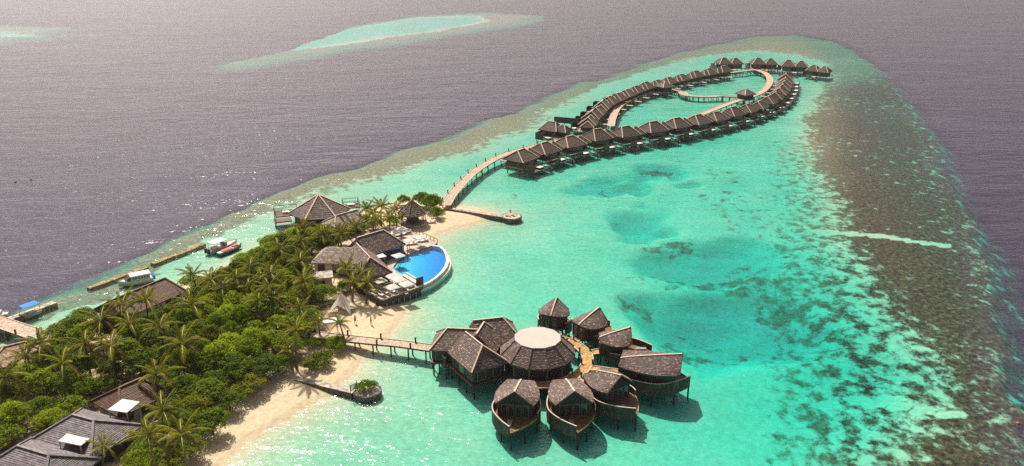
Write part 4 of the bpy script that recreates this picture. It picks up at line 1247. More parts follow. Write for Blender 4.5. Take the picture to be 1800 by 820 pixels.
# cabanas
for x, y, a, lab, wd in [(684, 437, .55, "white-roofed daybed cabana against the restaurant, nearer the pool's shallow end", 2.1), (698, 431, .55, "white-roofed daybed cabana against the restaurant, nearer the paddling pool", 2.1), (664, 448, -1.0, "white-roofed double cabana tucked into the corner of the restaurant", 2.2)]:
    p = at(x, y, 4.0); o = Vector((p.x, p.y, 1.7))
    t = tag(empty("cabana", o, a), lab, "cabana", "white-roofed cabanas by the restaurant")
    MB().box(-wd, wd, -1.1, 1.1, 2.3, 2.42).build("roof", M_CANVAS, t)
    for u in (-wd + .1, wd - .1):
        for v in (-1, 1): MB().box(u - .06, u + .06, v - .06, v + .06, 0, 2.3).build("post", M_DARKWOOD, t)
    MB().box(-wd + .2, wd - .2, .9, .98, .2, 2.2).build("back_curtain", M_CANVAS, t)
    b = MB().box(-wd + .5, wd - .5, -.9, .7, 0, .4).build("daybed", M_DARKWOOD, t)
    MB().box(-wd + .55, wd - .55, -.85, .65, .4, .55).build("cushion", M_GREYCUSH, b)
for k, (x, y) in enumerate([(688, 443.5), (694.5, 441), (702, 437.5)]):
    p = at(x, y, 1.9)
    t = tag(empty("daybed", (p.x, p.y, 1.7), .55), "grey cushioned daybed in front of the cabanas, %s from the pool's shallow corner" % ordinal(k), "daybed", "grey daybeds")
    MB().box(-.9, .9, -.6, .6, 0, .3).build("frame", M_DARKWOOD, t); MB().box(-.85, .85, -.55, .55, .3, .48).build("cushion", M_GREYCUSH, t)
p = at(722, 490, 2.1)
t = tag(empty("sofa", (p.x, p.y, 1.7), R(-52)), "long white outdoor sofa along the pool edge of the front terrace", "sofa")
MB().box(-2.6, 2.6, -.5, .5, 0, .45).build("seat", M_CUSHION, t); MB().box(-2.6, 2.6, .35, .6, .45, .85).build("backrest", M_CUSHION, t)
p = at(738, 501, 1.7)
t = tag(empty("wood_screen", (p.x, p.y, 1.7), R(40)), "upright brown timber screen at the pool's near corner", "screen")
for k in range(4): MB().box(-.9 + k * .46, -.48 + k * .46, -.05, .05, 0, 1.7).build("board", M_REDWOOD, t)

# ------------------------------------------------------------------ island buildings
# pool restaurant: joined hip roofs
J = at(632, 428, 7.6); org = Vector((J.x, J.y, 1.4))
t = tag(empty("pool_restaurant", org), "rambling shingle-roofed restaurant with three joined wings behind the pool", "restaurant")
wing(t, org, at(634, 417, 7.6), at(674, 405, 7.6), 3.9, 4.4, 7.6, 1.4, back=1.0, hipk=.8, wallmat=M_REDWOOD)
wing(t, org, at(628, 428, 7.6), at(650, 453, 7.3), 3.8, 4.4, 7.3, 1.4, back=.8, hipk=.8, wallmat=M_REDWOOD)
wing(t, org, at(628, 434, 6.6), at(577, 434, 6.4), 4.0, 4.1, 6.4, 1.4, M_SHINGLE_PALE, back=.5, caps=False, hipk=.7, wallmat=M_WALLWHITE)
p = at(566, 484, 4.0); o = Vector((p.x, p.y, 1.3))
t = tag(empty("kitchen_annex", o, .25), "small pale flat-roofed annex beside the sun-bleached restaurant wing", "annex")
MB().box(-1.9, 1.9, -1.6, 1.6, 0, 2.6).build("wall", M_WALLWHITE, t); MB().box(-2.2, 2.2, -1.9, 1.9, 2.6, 2.8).build("roof", M_CONCRETE, t); MB().box(-.5, .5, -1.68, -1.6, .1, 2.1).build("door", M_GREYWOOD, t)
# big six-sided overwater restaurant
p = at(559.5, 343, 9.4); o = Vector((p.x, p.y, 0))
t = tag(empty("hexagonal_restaurant", o), "big six-sided restaurant with a tall pyramid roof and raised decks at both ends", "restaurant")
ring, top = cone_roof(t, o, o, 7.6, 5.2, 9.4, 6, M_SHINGLE, .05, R(14), 12, True, capw=.34)
MB(o).prism([(o.x + 6.2 * math.cos(R(14) + k * math.pi / 3), o.y + 6.2 * math.sin(R(14) + k * math.pi / 3)) for k in range(6)], 2.4, 5.0).build("wall", M_DARKWOOD, t)
MB(o).prism([(o.x + 7.2 * math.cos(R(14) + k * math.pi / 3), o.y + 7.2 * math.sin(R(14) + k * math.pi / 3)) for k in range(6)], 2.0, 2.38).build("floor_deck", M_REDWOOD, t)
piles(t, o, [(o.x + 6 * math.cos(k * math.pi / 4), o.y + 6 * math.sin(k * math.pi / 4)) for k in range(8)], 2.0, .18)
for (x, y, w_, dpt, zz, rz) in [(503, 375, 2.8, 2.2, 3.6, .35), (617, 362, 2.0, 1.7, 3.8, .3)]:
    c = at(x, y, zz)
    d_ = MB(o).box(-w_, w_, -dpt, dpt, -.3, 0, rz, c).build("raised_deck", M_REDWOOD, t)
    m = MB(o)
    cs = [(-w_, -dpt), (w_, -dpt), (w_, dpt), (-w_, dpt)]
    cs = [(c.x + rot2(a, b, rz)[0], c.y + rot2(a, b, rz)[1]) for a, b in cs]
    for i in range(4):
        q, r_ = cs[i], cs[(i + 1) % 4]
        m.beam((q[0], q[1], zz + 1.5), (r_[0], r_[1], zz + 1.5), .12, .12).beam((q[0], q[1], zz + .7), (r_[0], r_[1], zz + .7), .06, .06)
        m.tube((q[0], q[1], -1.5), (q[0], q[1], zz + 1.5), .1, .09, 6)
    m.build("railing", M_GREYWOOD, d_)
    MB(o).box(-.9, .9, -.6, .6, 0.02, .5, rz, c).build("daybed", M_CUSHION, d_)
c = at(497, 387, 1.2)
d_ = MB(o).box(-2.2, 2.2, -1.5, 1.5, -.25, 0, .35, c).build("lower_deck", M_REDWOOD, t)
# long low-roofed hall in front of it
J, E = at(628, 369, 6.2), at(590, 380, 6.2); o = Vector((J.x, J.y, 1.0))
t = tag(empty("long_hall", o), "low long hall with a sun-bleached hip roof cut by two dark slots", "hall")
wing(t, o, J, E, 3.3, 4.0, 6.2, 1.0, M_SHINGLE_PALE, hipk=.9, n=9)
for u in (.12, .32):
    d = (E - J).normalized(); nn = Vector((-d.y, d.x, 0)); c = E.lerp(J, u * 1.2)
    # outward side faces the camera
    sgn = 1 if nn.y < 0 else -1
    a, b = Vector((c.x, c.y, 6.22)), Vector((c.x, c.y, 0)) + nn * sgn * 3.25 + Vector((0, 0, 4.12))
    MB(o).beam(a, b, .55, .14).build("roof_slot", M_DARKWOOD, t)
# round beach bar
p = at(724, 353, 7.0); o = Vector((p.x, p.y, 1.2))
t = tag(empty("beach_bar", o), "round beach bar with a conical shingle roof on posts near the island's tip", "beach bar")
ring, top = cone_roof(t, o, o, 3.7, 3.9, 7.0, 10, M_SHINGLE, .05, .2, 9, True, capw=.12, capmat=M_SHINGLE)
for k in range(10): MB(o).tube((o.x + 3.2 * math.cos(k * .628 + .2), o.y + 3.2 * math.sin(k * .628 + .2), .6), (o.x + 3.2 * math.cos(k * .628 + .2), o.y + 3.2 * math.sin(k * .628 + .2), 3.75), .11, .1, 6).build("post", M_DARKWOOD, t)
MB(o).prism([(o.x + 1.6 * math.cos(k * .628), o.y + 1.6 * math.sin(k * .628)) for k in range(10)], .9, 2.3).build("counter", M_REDWOOD, t)
MB(o).prism([(o.x + 3.5 * math.cos(k * .628), o.y + 3.5 * math.sin(k * .628)) for k in range(10)], .5, 1.35).build("floor_deck", M_TERR, t)
for k, (x, y) in enumerate([(728, 393), (736, 391), (744, 389), (752, 388), (759, 388)]):
    p = at(x, y, 1.3); lounger(p, .5, "cream sun lounger on the sand by the beach bar, %s from the terrace" % ordinal(k), max(.3, terrain_z(p.x, p.y)), "loungers by the beach bar")

# tiled houses by the grove: gable/hip with rows of tiles
def house(name, label, cpx, zc, ax, hl, hw, ze, zr, ridge, mat, wallmat, n=12, nwin=4, zg=1.2, cat="house", overhang=.7):
    p = at(*cpx, zc); o = Vector((p.x, p.y, zg))
    t = tag(empty(name, o), label, cat)
    hip_roof(t, o, o, ax, hl, hw, ze, zr, ridge, mat, n + 5, True, .2, capmat=mat, lift=.055)
    MB(o).box(-hl + overhang, hl - overhang, -hw + overhang, hw - overhang, 0, ze - zg - .2, ax, o).build("wall", wallmat, t)
    for s in (-1, 1):
        for k in range(nwin):
            u = -hl + overhang + (2 * (hl - overhang)) * (k + .5) / nwin
            x, y = rot2(u, s * (hw - overhang + .02), ax)
            f = MB(o).box(-.65, .65, -.05, .05, .8, 2.1, ax, (o.x + x, o.y + y, zg)).build("window", M_FRAME, t)
            x, y = rot2(u, s * (hw - overhang + .06), ax)
            MB(o).box(-.55, .55, -.05, .05, .9, 2.0, ax, (o.x + x, o.y + y, zg)).build("pane", M_GLASS, f)
    return t
a, b = at(195, 529, 6.2), at(291, 489, 6.2)
ax = math.atan2(b.y - a.y, b.x - a.x)
mid = (a + b) / 2
L_ = (b - a).length / 2
mx, my = pix((mid.x, mid.y, 6.2))
house("service_house", "long brown-tiled house with pale walls beside the boat channel", (mx, my), 6.2, ax, L_ + 1.2, 4.2, 3.8, 6.2, L_ - .2, M_SHINGLE_RED, M_WALLWHITE, 12, 6)
house("brown_house", "brown-tiled hip-roofed house beside the white roof panel in the grove", (229, 675), 6.0, ax - .12, 4.5, 3.9, 3.7, 6.1, 1.8, M_SHINGLE_RED, M_WALLWHITE, 12, 3)
a, b = at(150, 723, 6.2), at(214, 734, 6.2)
ax2 = math.atan2(b.y - a.y, b.x - a.x); mid = (a + b) / 2; L_ = (b - a).length / 2
mx, my = pix((mid.x, mid.y, 6.2))
ax2 = R(-22)
house("grey_house", "grey-tiled hip-roofed villa at the lower left, nearer the beach palms", (146, 736), 6.2, ax2, 6.0, 4.8, 3.7, 6.3, 2.0, M_SHINGLE_GREY, M_DARKWOOD, 14, 4)
house("grey_house", "grey-tiled hip-roofed villa cut off by the bottom left corner of the photo", (58, 794), 6.2, ax2, 6.6, 4.8, 3.7, 6.3, 2.9, M_SHINGLE_GREY, M_DARKWOOD, 14, 4)
for poly, lab in [([(189, 721), (215, 702), (246, 707), (223, 726)], "white flat roof panel between the brown house and the grey villa"), ([(102, 776), (118, 763), (158, 772), (142, 784)], "white flat roof panel between the two grey villas")]:
    pts = [at(x, y, 5.2) for x, y in poly]; o = sum(pts, Vector()) / 4; o.z = 1.2
    t = tag(empty("roof_panel_shelter", o), lab, "shelter", "white roof panels")
    MB(o).prism([(q.x, q.y) for q in pts], 5.1, 5.25).build("roof", M_WHITE, t)
    for q in pts:
        k = Vector((q.x, q.y, 0)).lerp(Vector((o.x, o.y, 0)), .08)
        MB(o).tube((k.x, k.y, .8), (k.x, k.y, 5.1), .08, .08, 6).build("post", M_WHITE, t)
house("jetty_house", "tan-roofed jetty house at the left edge beside the wooden jetty", (26, 608), 5.2, R(35), 5.2, 4.0, 3.6, 5.4, 1.6, M_SHINGLE_TAN, M_WALLWHITE, 10, 3)
p = at(405, 466, 3.6); o = Vector((p.x, p.y, .9))
t = tag(empty("white_shed", o, .6), "small white shed half hidden by trees near the moored speedboat", "shed")
MB().box(-1.6, 1.6, -1.2, 1.2, 0, 2.3).build("wall", M_WALLWHITE, t); MB().add([(-1.9, -1.5, 2.3), (1.9, -1.5, 2.3), (1.9, 1.5, 2.3), (-1.9, 1.5, 2.3), (-1.9, 0, 3.0), (1.9, 0, 3.0)], [(0, 1, 5, 4), (2, 3, 4, 5), (1, 2, 5), (3, 0, 4), (0, 3, 2, 1)]).build("roof", M_WHITE, t)

# white peaked beach tent with curved edges
p = at(603, 546, 1.0); o = Vector((p.x, p.y, terrain_z(p.x, p.y)))
t = tag(empty("beach_tent", o), "white peaked star-shaped tent on the sand beside the palms", "tent")
legs = [(-2.6, -1.4), (1.9, -2.2), (2.6, 1.6), (-1.8, 2.4)]
apex = Vector((-.2, .1, 4.6))
mb = MB()
Q, Tn = 10, 12
for i in range(4):
    a, b = Vector((*legs[i], 0)), Vector((*legs[(i + 1) % 4], 0))
    grid = []
    for j in range(Q + 1):
        s = j / Q
        e = a.lerp(b, s)
        lift = math.sin(s * math.pi) ** .8 * 1.75
        pull = 1 - .34 * math.sin(s * math.pi)
        e = Vector((e.x * pull, e.y * pull, lift))
        row = []
        for k in range(Tn + 1):
            u = k / Tn
            r_ = (1 - u) ** 1.7
            row.append(Vector((apex.x + (e.x - apex.x) * r_, apex.y + (e.y - apex.y) * r_, apex.z + (e.z - apex.z) * (1 - u))))
        grid.append(row)
    for j in range(Q):
        for k in range(Tn):
            mb.add([grid[j][k], grid[j + 1][k], grid[j + 1][k + 1], grid[j][k + 1]], [(0, 1, 2, 3)])
mb.build("canopy", M_CANVAS, t, smooth=True)
MB().tube((-.2, .1, -.2), (-.2, .1, 4.7), .07, .06, 6).build("pole", M_WHITE, t)
MB().tube((2.6, 1.6, .1), (5.2, 2.6, -.1), .03, .03, 5).build("guy_rope", M_WHITE, t)
p = at(580, 562, 3.4); o = Vector((p.x, p.y, terrain_z(p.x, p.y)))
t = tag(empty("beach_shelter", o, .2), "small white flat-topped shelter on posts below the peaked tent", "shelter")
MB().box(-1.3, 1.3, -1.0, 1.0, 2.1, 2.4).build("canopy", M_CANVAS, t)
for u in (-1.2, 1.2):
    for v in (-.9, .9): MB().tube((u, v, -.2), (u, v, 2.1), .05, .05, 6).build("post", M_WHITE, t)

# ------------------------------------------------------------------ jetties, breakwaters, planter
def bar(name, label, a, b, wd, z0, z1, mat, cat, capmat=None):
    a, b = Vector((a.x, a.y, 0)), Vector((b.x, b.y, 0))
    t = tag(empty(name, a), label, cat)
    d = (b - a); L_ = d.length; ang = math.atan2(d.y, d.x)
    n = max(3, int(L_ / 1.2))
    mb = MB(a)
    rings = []
    for k in range(n + 1):
        q = a + d * (k / n); j = lambda: random.uniform(-.12, .12) if mat is M_ROCK else 0
        nn = Vector((-math.sin(ang), math.cos(ang), 0))
        rings.append([q - nn * (wd / 2 + .15 + j()) + Vector((0, 0, z0)), q + nn * (wd / 2 + .15 + j()) + Vector((0, 0, z0)), q + nn * (wd / 2 + j()) + Vector((0, 0, z1 + j() * .5)), q - nn * (wd / 2 + j()) + Vector((0, 0, z1 + j() * .5))])
    mb.loft(rings)
    mb.build("wall", mat, t)
    if capmat: 
        nn = Vector((-math.sin(ang), math.cos(ang), 0))
        m = int(L_ / 1.6) + 1
        for k in range(m):
            MB(a).box(L_ * k / m + .02, L_ * (k + 1) / m - .02, -wd / 2 + .06, wd / 2 - .06, z1 + .02, z1 + .12, ang, a).build("slab", capmat, t)
    return t
bar("breakwater", "long low algae-stained stone breakwater by the moored speedboat", at(268, 463, .5), at(359, 428, .5), 1.3, -1.5, .45, M_ROCK, "breakwater")
bar("breakwater", "low stone breakwater just outside the white passenger boat", at(155, 506, .5), at(258, 468, .5), 1.3, -1.5, .45, M_ROCK, "breakwater")
bar("stone_quay", "pale concrete quay behind the boat with the blue canopy", at(12, 562, .8), at(96, 531, .8), 1.7, -1.5, .7, M_ROCK, "quay", M_CONCRETE)
walkway("wooden_jetty", "wide plank jetty at the left edge leading to the tan-roofed house", wp([(-40, 553), (0, 567), (62, 588)], 1.8), 3.4, 1.8, M_DECK, 4.5, .28, True, lamps=6, cat="jetty", lampside=(-1,))
bar("stone_jetty", "dark-sided stone jetty with pale top running to the round planter", at(520, 664, .9), at(622, 688, .9), 1.4, -1.0, .75, M_STONE, "jetty", M_CONCRETE)
bar("stone_jetty", "thin stone jetty with pale top running from the beach tip to the round platform", at(792, 366, 1.2), at(884, 380, 1.2), 1.4, -1.5, 1.0, M_STONE, "jetty", M_CONCRETE)
g = at(622, 686, 1.1)
t = tag(empty("gate", (g.x, g.y, 1.1), R(60)), "small lattice gate at the planter end of the stone jetty", "gate")
MB().beam((-.8, 0, 1.1), (.8, 0, 1.1), .07, .07).box(-.85, -.75, -.05, .05, 0, 1.4).box(.75, .85, -.05, .05, 0, 1.4).build("frame", M_GREYWOOD, t)
for k in range(7): MB().box(-.66 + k * .2, -.60 + k * .2, -.02, .02, .1, 1.08).build("bar", M_GREYWOOD, t)
def round_wall(name, label, p, r, z1, fill, fillmat, cat):
    o = Vector((p.x, p.y, 0)); t = tag(empty(name, o), label, cat)
    n = 28
    mb = MB(o)
    ri, ro = [], []
    for k in range(n):
        a0 = 2 * math.pi * k / n; a1 = 2 * math.pi * (k + 1) / n - .012
        f = lambda a, rr, z: (o.x + rr * math.cos(a), o.y + rr * math.sin(a), z)
        h = z1 + random.uniform(-.04, .04)
        MB(o).add([f(a0, r, -2), f(a1, r, -2), f(a1, r, h), f(a0, r, h), f(a0, r - .35, -2), f(a1, r - .35, -2), f(a1, r - .35, h), f(a0, r - .35, h)],
                  [(0, 1, 2, 3), (3, 2, 6, 7), (7, 6, 5, 4), (0, 3, 7, 4), (1, 5, 6, 2)]).build("stone", M_STONE, t)
    MB(o).prism([(o.x + (r - .33) * math.cos(2 * math.pi * k / n), o.y + (r - .33) * math.sin(2 * math.pi * k / n)) for k in range(n)], -2, fill).build("fill", fillmat, t)
    return t
PLANTER = at(645, 684, 1.0)
round_wall("round_planter", "round dark stone planter at the end of the stone jetty", PLANTER, 2.4, .8, .65, M_CONCRETE, "planter")
FARDISC = at(899, 380, 1.0)
t = round_wall("round_platform", "round stone platform at the end of the beach-tip jetty", FARDISC, 2.7, 1.0, 1.02, M_CONCRETE, "platform")
for k, (u, v, r) in enumerate([(-1.2, -.4, .5), (.2, .5, .6), (.7, -.6, .45), (-.4, -.9, .35)]):
    MB((FARDISC.x, FARDISC.y, 0)).tube((FARDISC.x + u, FARDISC.y + v, 1.0), (FARDISC.x + u, FARDISC.y + v, 1.22), r, r * .7, 8).build("rock", M_ROCK, t)

# ------------------------------------------------------------------ boats
def hull_mesh(L_, B_, H_, sheer=.35, z0=-.35, n=14, transom=.8):
    rings = []
    for k in range(n + 1):
        u = k / n                                    # 0 stern .. 1 bow
        w_ = B_ / 2 * (transom + (1 - transom) * min(1, u * 3)) * (1 - max(0, (u - .45) / .55) ** 2.2 * .98)
        h = H_ + sheer * max(0, u - .4) ** 1.6 * 2
        x = -L_ / 2 + L_ * u
        keel = z0 + max(0, u - .75) * 1.2
        rings.append([(x, -w_ * .25, keel), (x, w_ * .25, keel), (x, w_ * .85, keel + .35), (x + .1 * u, w_, h), (x + .1 * u, w_ * .86, h), (x, w_ * .8, h - .15), (x, -w_ * .8, h - .15), (x + .1 * u, -w_ * .86, h), (x + .1 * u, -w_, h), (x, -w_ * .85, keel + .35)])
    return rings
def moor(x0, y0, x1, y1):
    a, b = at(x0, y0, 0.5), at(x1, y1, 0.5)          # stern, bow
    m = (a + b) / 2; d = b - a
    return Vector((m.x, m.y, 0)), math.atan2(d.y, d.x), d.length
o, a, L_ = moor(268, 488, 208, 500)
t = tag(empty("passenger_boat", o, a), "white passenger boat with a long cabin moored by the brown-tiled house", "boat")
MB().loft(hull_mesh(L_, 2.9, .95)).build("hull", M_WHITE, t)
MB().loft([[(x, s * w_, z) for s, z in ((-1, .8), (1, .8), (.86, 1.95), (-.86, 1.95))] for x, w_ in ((-L_ * .42, 1.2), (-L_ * .1, 1.25), (L_ * .14, 1.2))]).build("cabin", M_WHITE, t)
MB().loft([[(x, -w_, .85), (x, w_, .85), (x, w_ * .85, z), (x, -w_ * .85, z)] for x, w_, z in ((L_ * .141, 1.15, 1.92), (L_ * .2, 1.1, 1.75), (L_ * .30, .95, 1.0))]).build("windscreen", M_GLASS, t)
MB().box(-L_ * .44, L_ * .16, -1.25, 1.25, 1.96, 2.06).build("roof", M_WHITE, t)
for k in range(6):
    for s in (-1, 1):
        x = -L_ * .38 + k * L_ * .085
        MB().box(x, x + L_ * .065, s * 1.17 - .03, s * 1.17 + .03, 1.2, 1.7).build("window", M_GLASS, t)
for s in (-.5, .5): 
    MB().box(-L_ * .5 - .5, -L_ * .5 + .05, s - .25, s + .25, .3, 1.25).build("outboard_engine", M_BLUE, t)
MB().beam((-L_ * .44, 0, 2.0), (-L_ * .44, 0, 2.9), .05, .05).build("mast", M_WHITE, t)
o, a, L_ = moor(366, 443, 416, 425)
t = tag(empty("speedboat", o, a), "white speedboat with a flat white sunshade and twin black outboards", "boat")
MB().loft(hull_mesh(L_, 2.6, .9)).build("hull", M_WHITE, t)
MB().box(-L_ * .40, L_ * .08, -1.25, 1.25, 2.3, 2.4).build("sunshade", M_CANVAS, t)
for u in (-L_ * .38, L_ * .05):
    for s in (-1.1, 1.1): MB().tube((u, s, .8), (u, s, 2.3), .05, .05, 6).build("sunshade_post", M_WHITE, t)
MB().box(-.1, .9, -.7, .7, .8, 1.6).build("console", M_GREYCUSH, t)
MB().box(-L_ * .36, -L_ * .2, -.9, .9, .8, 1.25).build("seat", M_CUSHION, t)
for s in (-.45, .45): MB().box(-L_ * .5 - .55, -L_ * .5 + .05, s - .25, s + .25, .2, 1.3).build("outboard_engine", M_ENGINE, t)
o, a, L_ = moor(384, 447, 424, 431)
t = tag(empty("dinghy", o, a), "narrow white and red open boat moored beside the white speedboat", "boat")
MB().loft(hull_mesh(L_, 1.9, .7)).build("hull", M_NAVY, t)
MB().loft([[(q[0], q[1] * .9, q[2] + .04) for q in (r[4], r[7])] + [(q[0], q[1] * .9, q[2] - .1) for q in (r[6], r[5])] for r in hull_mesh(L_, 1.9, .74)[:-1]]).build("inner_deck", M_WHITE, t)
MB().box(-L_ * .35, L_ * .05, -.55, .55, .75, .95).build("bench", M_RED, t); MB().box(L_ * .12, L_ * .34, -.4, .4, .8, 1.15).build("tarp", M_RED, t)
o, a, L_ = moor(70, 545, 34, 558)
t = tag(empty("canopy_boat", o, a), "small boat under a bright blue canopy beside the concrete quay", "boat")
MB().loft(hull_mesh(L_, 2.0, .7)).build("hull", M_WHITE, t)
mb = MB()
for k in range(6):
    y0, y1 = -1.1 + 2.2 * k / 6, -1.1 + 2.2 * (k + 1) / 6
    z = lambda y: 2.3 + .25 * math.cos(y / 1.1 * 1.4)
    mb.add([(-L_ * .42, y0, z(y0)), (L_ * .36, y0, z(y0)), (L_ * .36, y1, z(y1)), (-L_ * .42, y1, z(y1)), (-L_ * .42, y0, z(y0) - .06), (L_ * .36, y0, z(y0) - .06), (L_ * .36, y1, z(y1) - .06), (-L_ * .42, y1, z(y1) - .06)], [(0, 1, 2, 3), (7, 6, 5, 4), (0, 4, 5, 1), (2, 6, 7, 3), (1, 5, 6, 2), (3, 7, 4, 0)])
mb.build("canopy", M_BLUE, t)
for u in (-L_ * .4, L_ * .34):
    for s in (-.95, .95): MB().tube((u, s, .6), (u, s, 2.4), .05, .05, 6).build("canopy_post", M_WHITE, t)
MB().box(-L_ * .2, L_ * .1, -.7, .7, .5, .95).build("bench", M_CUSHION, t)
o, a, L_ = moor(14, 552, -22, 556)
t = tag(empty("dinghy", o, a), "white boat end poking in at the left edge behind the wooden jetty", "boat")
MB().loft(hull_mesh(L_, 1.9, .8)).build("hull", M_WHITE, t)
MB().box(-L_ * .2, L_ * .1, -.6, .6, .7, 1.3).build("console", M_WHITE, t)
for k, (x, y, m_, lab) in enumerate([(27, 320, M_ENGINE, "black mooring buoy, left of the two on the open sea"), (54, 316, M_ENGINE, "black mooring buoy, right of the two on the open sea"), (897, 370, M_RED, "orange buoy floating behind the round stone platform"), (1790, 743, M_RED, "small orange buoy on the reef at the right edge")]):
    p = at(x, y, .2)
    mb = MB()
    rings = [[(r * math.cos(i * math.pi / 5), r * math.sin(i * math.pi / 5), z) for i in range(10)] for r, z in ((.06, -.22), (.24, -.1), (.30, .06), (.24, .2), (.07, .3))]
    t = tag(empty("mooring_buoy", (p.x, p.y, 0)), lab, "buoy", "mooring buoys")
    mb.loft(rings).build("float", m_, t, True); MB().tube((0, 0, .28), (0, 0, .42), .05, .03, 6).build("ring", M_POST, t)

# ------------------------------------------------------------------ two people on the beach
def person(x, y, label, suit, rz, step):
    p = at(x, y, .4)
    z0 = terrain_z(p.x, p.y)
    p = at(x, y, z0)
    me = bpy.data.meshes.new("body")
    J_ = dict(pel=(0, 0, .93), wst=(0, .01, 1.1), che=(0, 0, 1.32), nck=(0, 0, 1.47), hd=(0, .02, 1.60), ht=(0, .02, 1.71),
              hl=(-.10, 0, .88), kl=(-.11, step * .6, .50), al=(-.11, step - .05, .09), fl=(-.11, step + .12, .04),
              hr=(.10, 0, .88), kr=(.11, -step * .3, .50), ar=(.11, -step - .05, .09), fr=(.11, -step + .12, .04),
              sl=(-.19, 0, 1.40), el=(-.25, -.06, 1.13), wl=(-.25, .06, .90), gl=(-.25, .10, .80), sr=(.19, 0, 1.40), er=(.25, -.02, 1.13), wr=(.25, .1, .91), gr=(.25, .13, .81))
    ks = list(J_)
    E_ = [("pel", "wst"), ("wst", "che"), ("che", "nck"), ("nck", "hd"), ("hd", "ht"), ("pel", "hl"), ("hl", "kl"), ("kl", "al"), ("al", "fl"), ("pel", "hr"), ("hr", "kr"), ("kr", "ar"), ("ar", "fr"),
          ("che", "sl"), ("sl", "el"), ("el", "wl"), ("wl", "gl"), ("che", "sr"), ("sr", "er"), ("er", "wr"), ("wr", "gr")]
    rad = dict(pel=.15, wst=.13, che=.16, nck=.06, hd=.105, ht=.07, hl=.09, kl=.06, al=.04, fl=.04, hr=.09, kr=.06, ar=.04, fr=.04, sl=.06, el=.045, wl=.03, gl=.03, sr=.06, er=.045, wr=.03, gr=.03)
    me.from_pydata([J_[k] for k in ks], [(ks.index(a), ks.index(b)) for a, b in E_], [])
    ob = bpy.data.objects.new("body", me); COL.objects.link(ob)
    ob.modifiers.new("s", "SKIN")
    for i, k in enumerate(ks):
        me.skin_vertices[0].data[i].radius = (rad[k], rad[k] * .85)
        me.skin_vertices[0].data[i].use_root = (k == "pel")
    ob.modifiers.new("d", "SUBSURF").levels = 1
    dg = bpy.context.evaluated_depsgraph_get()
    m2 = bpy.data.meshes.new_from_object(ob.evaluated_get(dg))
    bpy.data.objects.remove(ob)
    m2.materials.clear(); m2.materials.append(M_SKIN)
    t = tag(empty("person", (p.x, p.y, z0), rz), label, "person", "people on the beach")
    b = link("body", m2, None, t)
    hr = MB().loft([[(r * math.cos(i * math.pi / 5), .0 + r * math.sin(i * math.pi / 5), z) for i in range(10)] for r, z in ((.105, 1.60), (.118, 1.66), (.10, 1.73), (.04, 1.765))])
    hr.build("hair", M_ENGINE, t, True)
    MB().loft([[(rx * math.cos(i * math.pi / 6), ry * math.sin(i * math.pi / 6), z) for i in range(12)] for rx, ry, z in ((.205, .16, .66), (.20, .165, .80), (.185, .155, .98), (.17, .145, 1.04))], cap=False).build("shorts", suit, t, True)
    return t
person(624.5, 569, "person in dark shorts walking on the beach, nearer the white tent", M_CLOTH_DARK, R(70), .16)
person(652.5, 571, "person in orange shorts walking on the beach, nearer the water", M_CLOTH_ORANGE, R(80), .12)

# ------------------------------------------------------------------ vegetation
def leaf_crown(nleaf, lobes, size, seed, flat=.75):
    """leaf faces spread over the shells of many lobes"""
    rg = np.random.default_rng(seed)
    C_ = np.array([l[:3] for l in lobes]); Rr = np.array([l[3] for l in lobes])
    pr = Rr ** 2 / (Rr ** 2).sum()
    k = rg.choice(len(lobes), nleaf, p=pr)
    d = rg.normal(size=(nleaf, 3)); d /= np.linalg.norm(d, axis=1)[:, None]
    d[:, 2] = np.where(d[:, 2] < -.35, -d[:, 2], d[:, 2])
    bump = 1 + .18 * np.sin(d[:, 0] * 7 + k) * np.sin(d[:, 1] * 6 + 2 * k) + .12 * np.sin(d[:, 2] * 9 + k)
    r = Rr[k] * bump * (1 - .28 * rg.random(nleaf) ** 2)
    p = C_[k] + d * r[:, None] * np.array([1, 1, flat])
    nrm = d + rg.normal(size=(nleaf, 3)) * .55
    nrm[:, 2] += .25
    nrm /= np.linalg.norm(nrm, axis=1)[:, None]
    t = np.cross(nrm, rg.normal(size=(nleaf, 3))); t /= np.linalg.norm(t, axis=1)[:, None]
    b = np.cross(nrm, t)
    s = size * (.6 + .8 * rg.random(nleaf))[:, None]
    v = np.stack([p - t * s, p - b * s * .55, p + t * s, p + b * s * .55], 1).reshape(-1, 3)
    me = bpy.data.meshes.new("crown")
    n = nleaf
    me.vertices.add(n * 4); me.vertices.foreach_set("co", v.ravel())
    me.loops.add(n * 4); me.loops.foreach_set("vertex_index", np.arange(n * 4))
    me.polygons.add(n); me.polygons.foreach_set("loop_start", np.arange(0, n * 4, 4)); me.polygons.foreach_set("loop_total", np.full(n, 4))
    me.update(calc_edges=True)
    return me

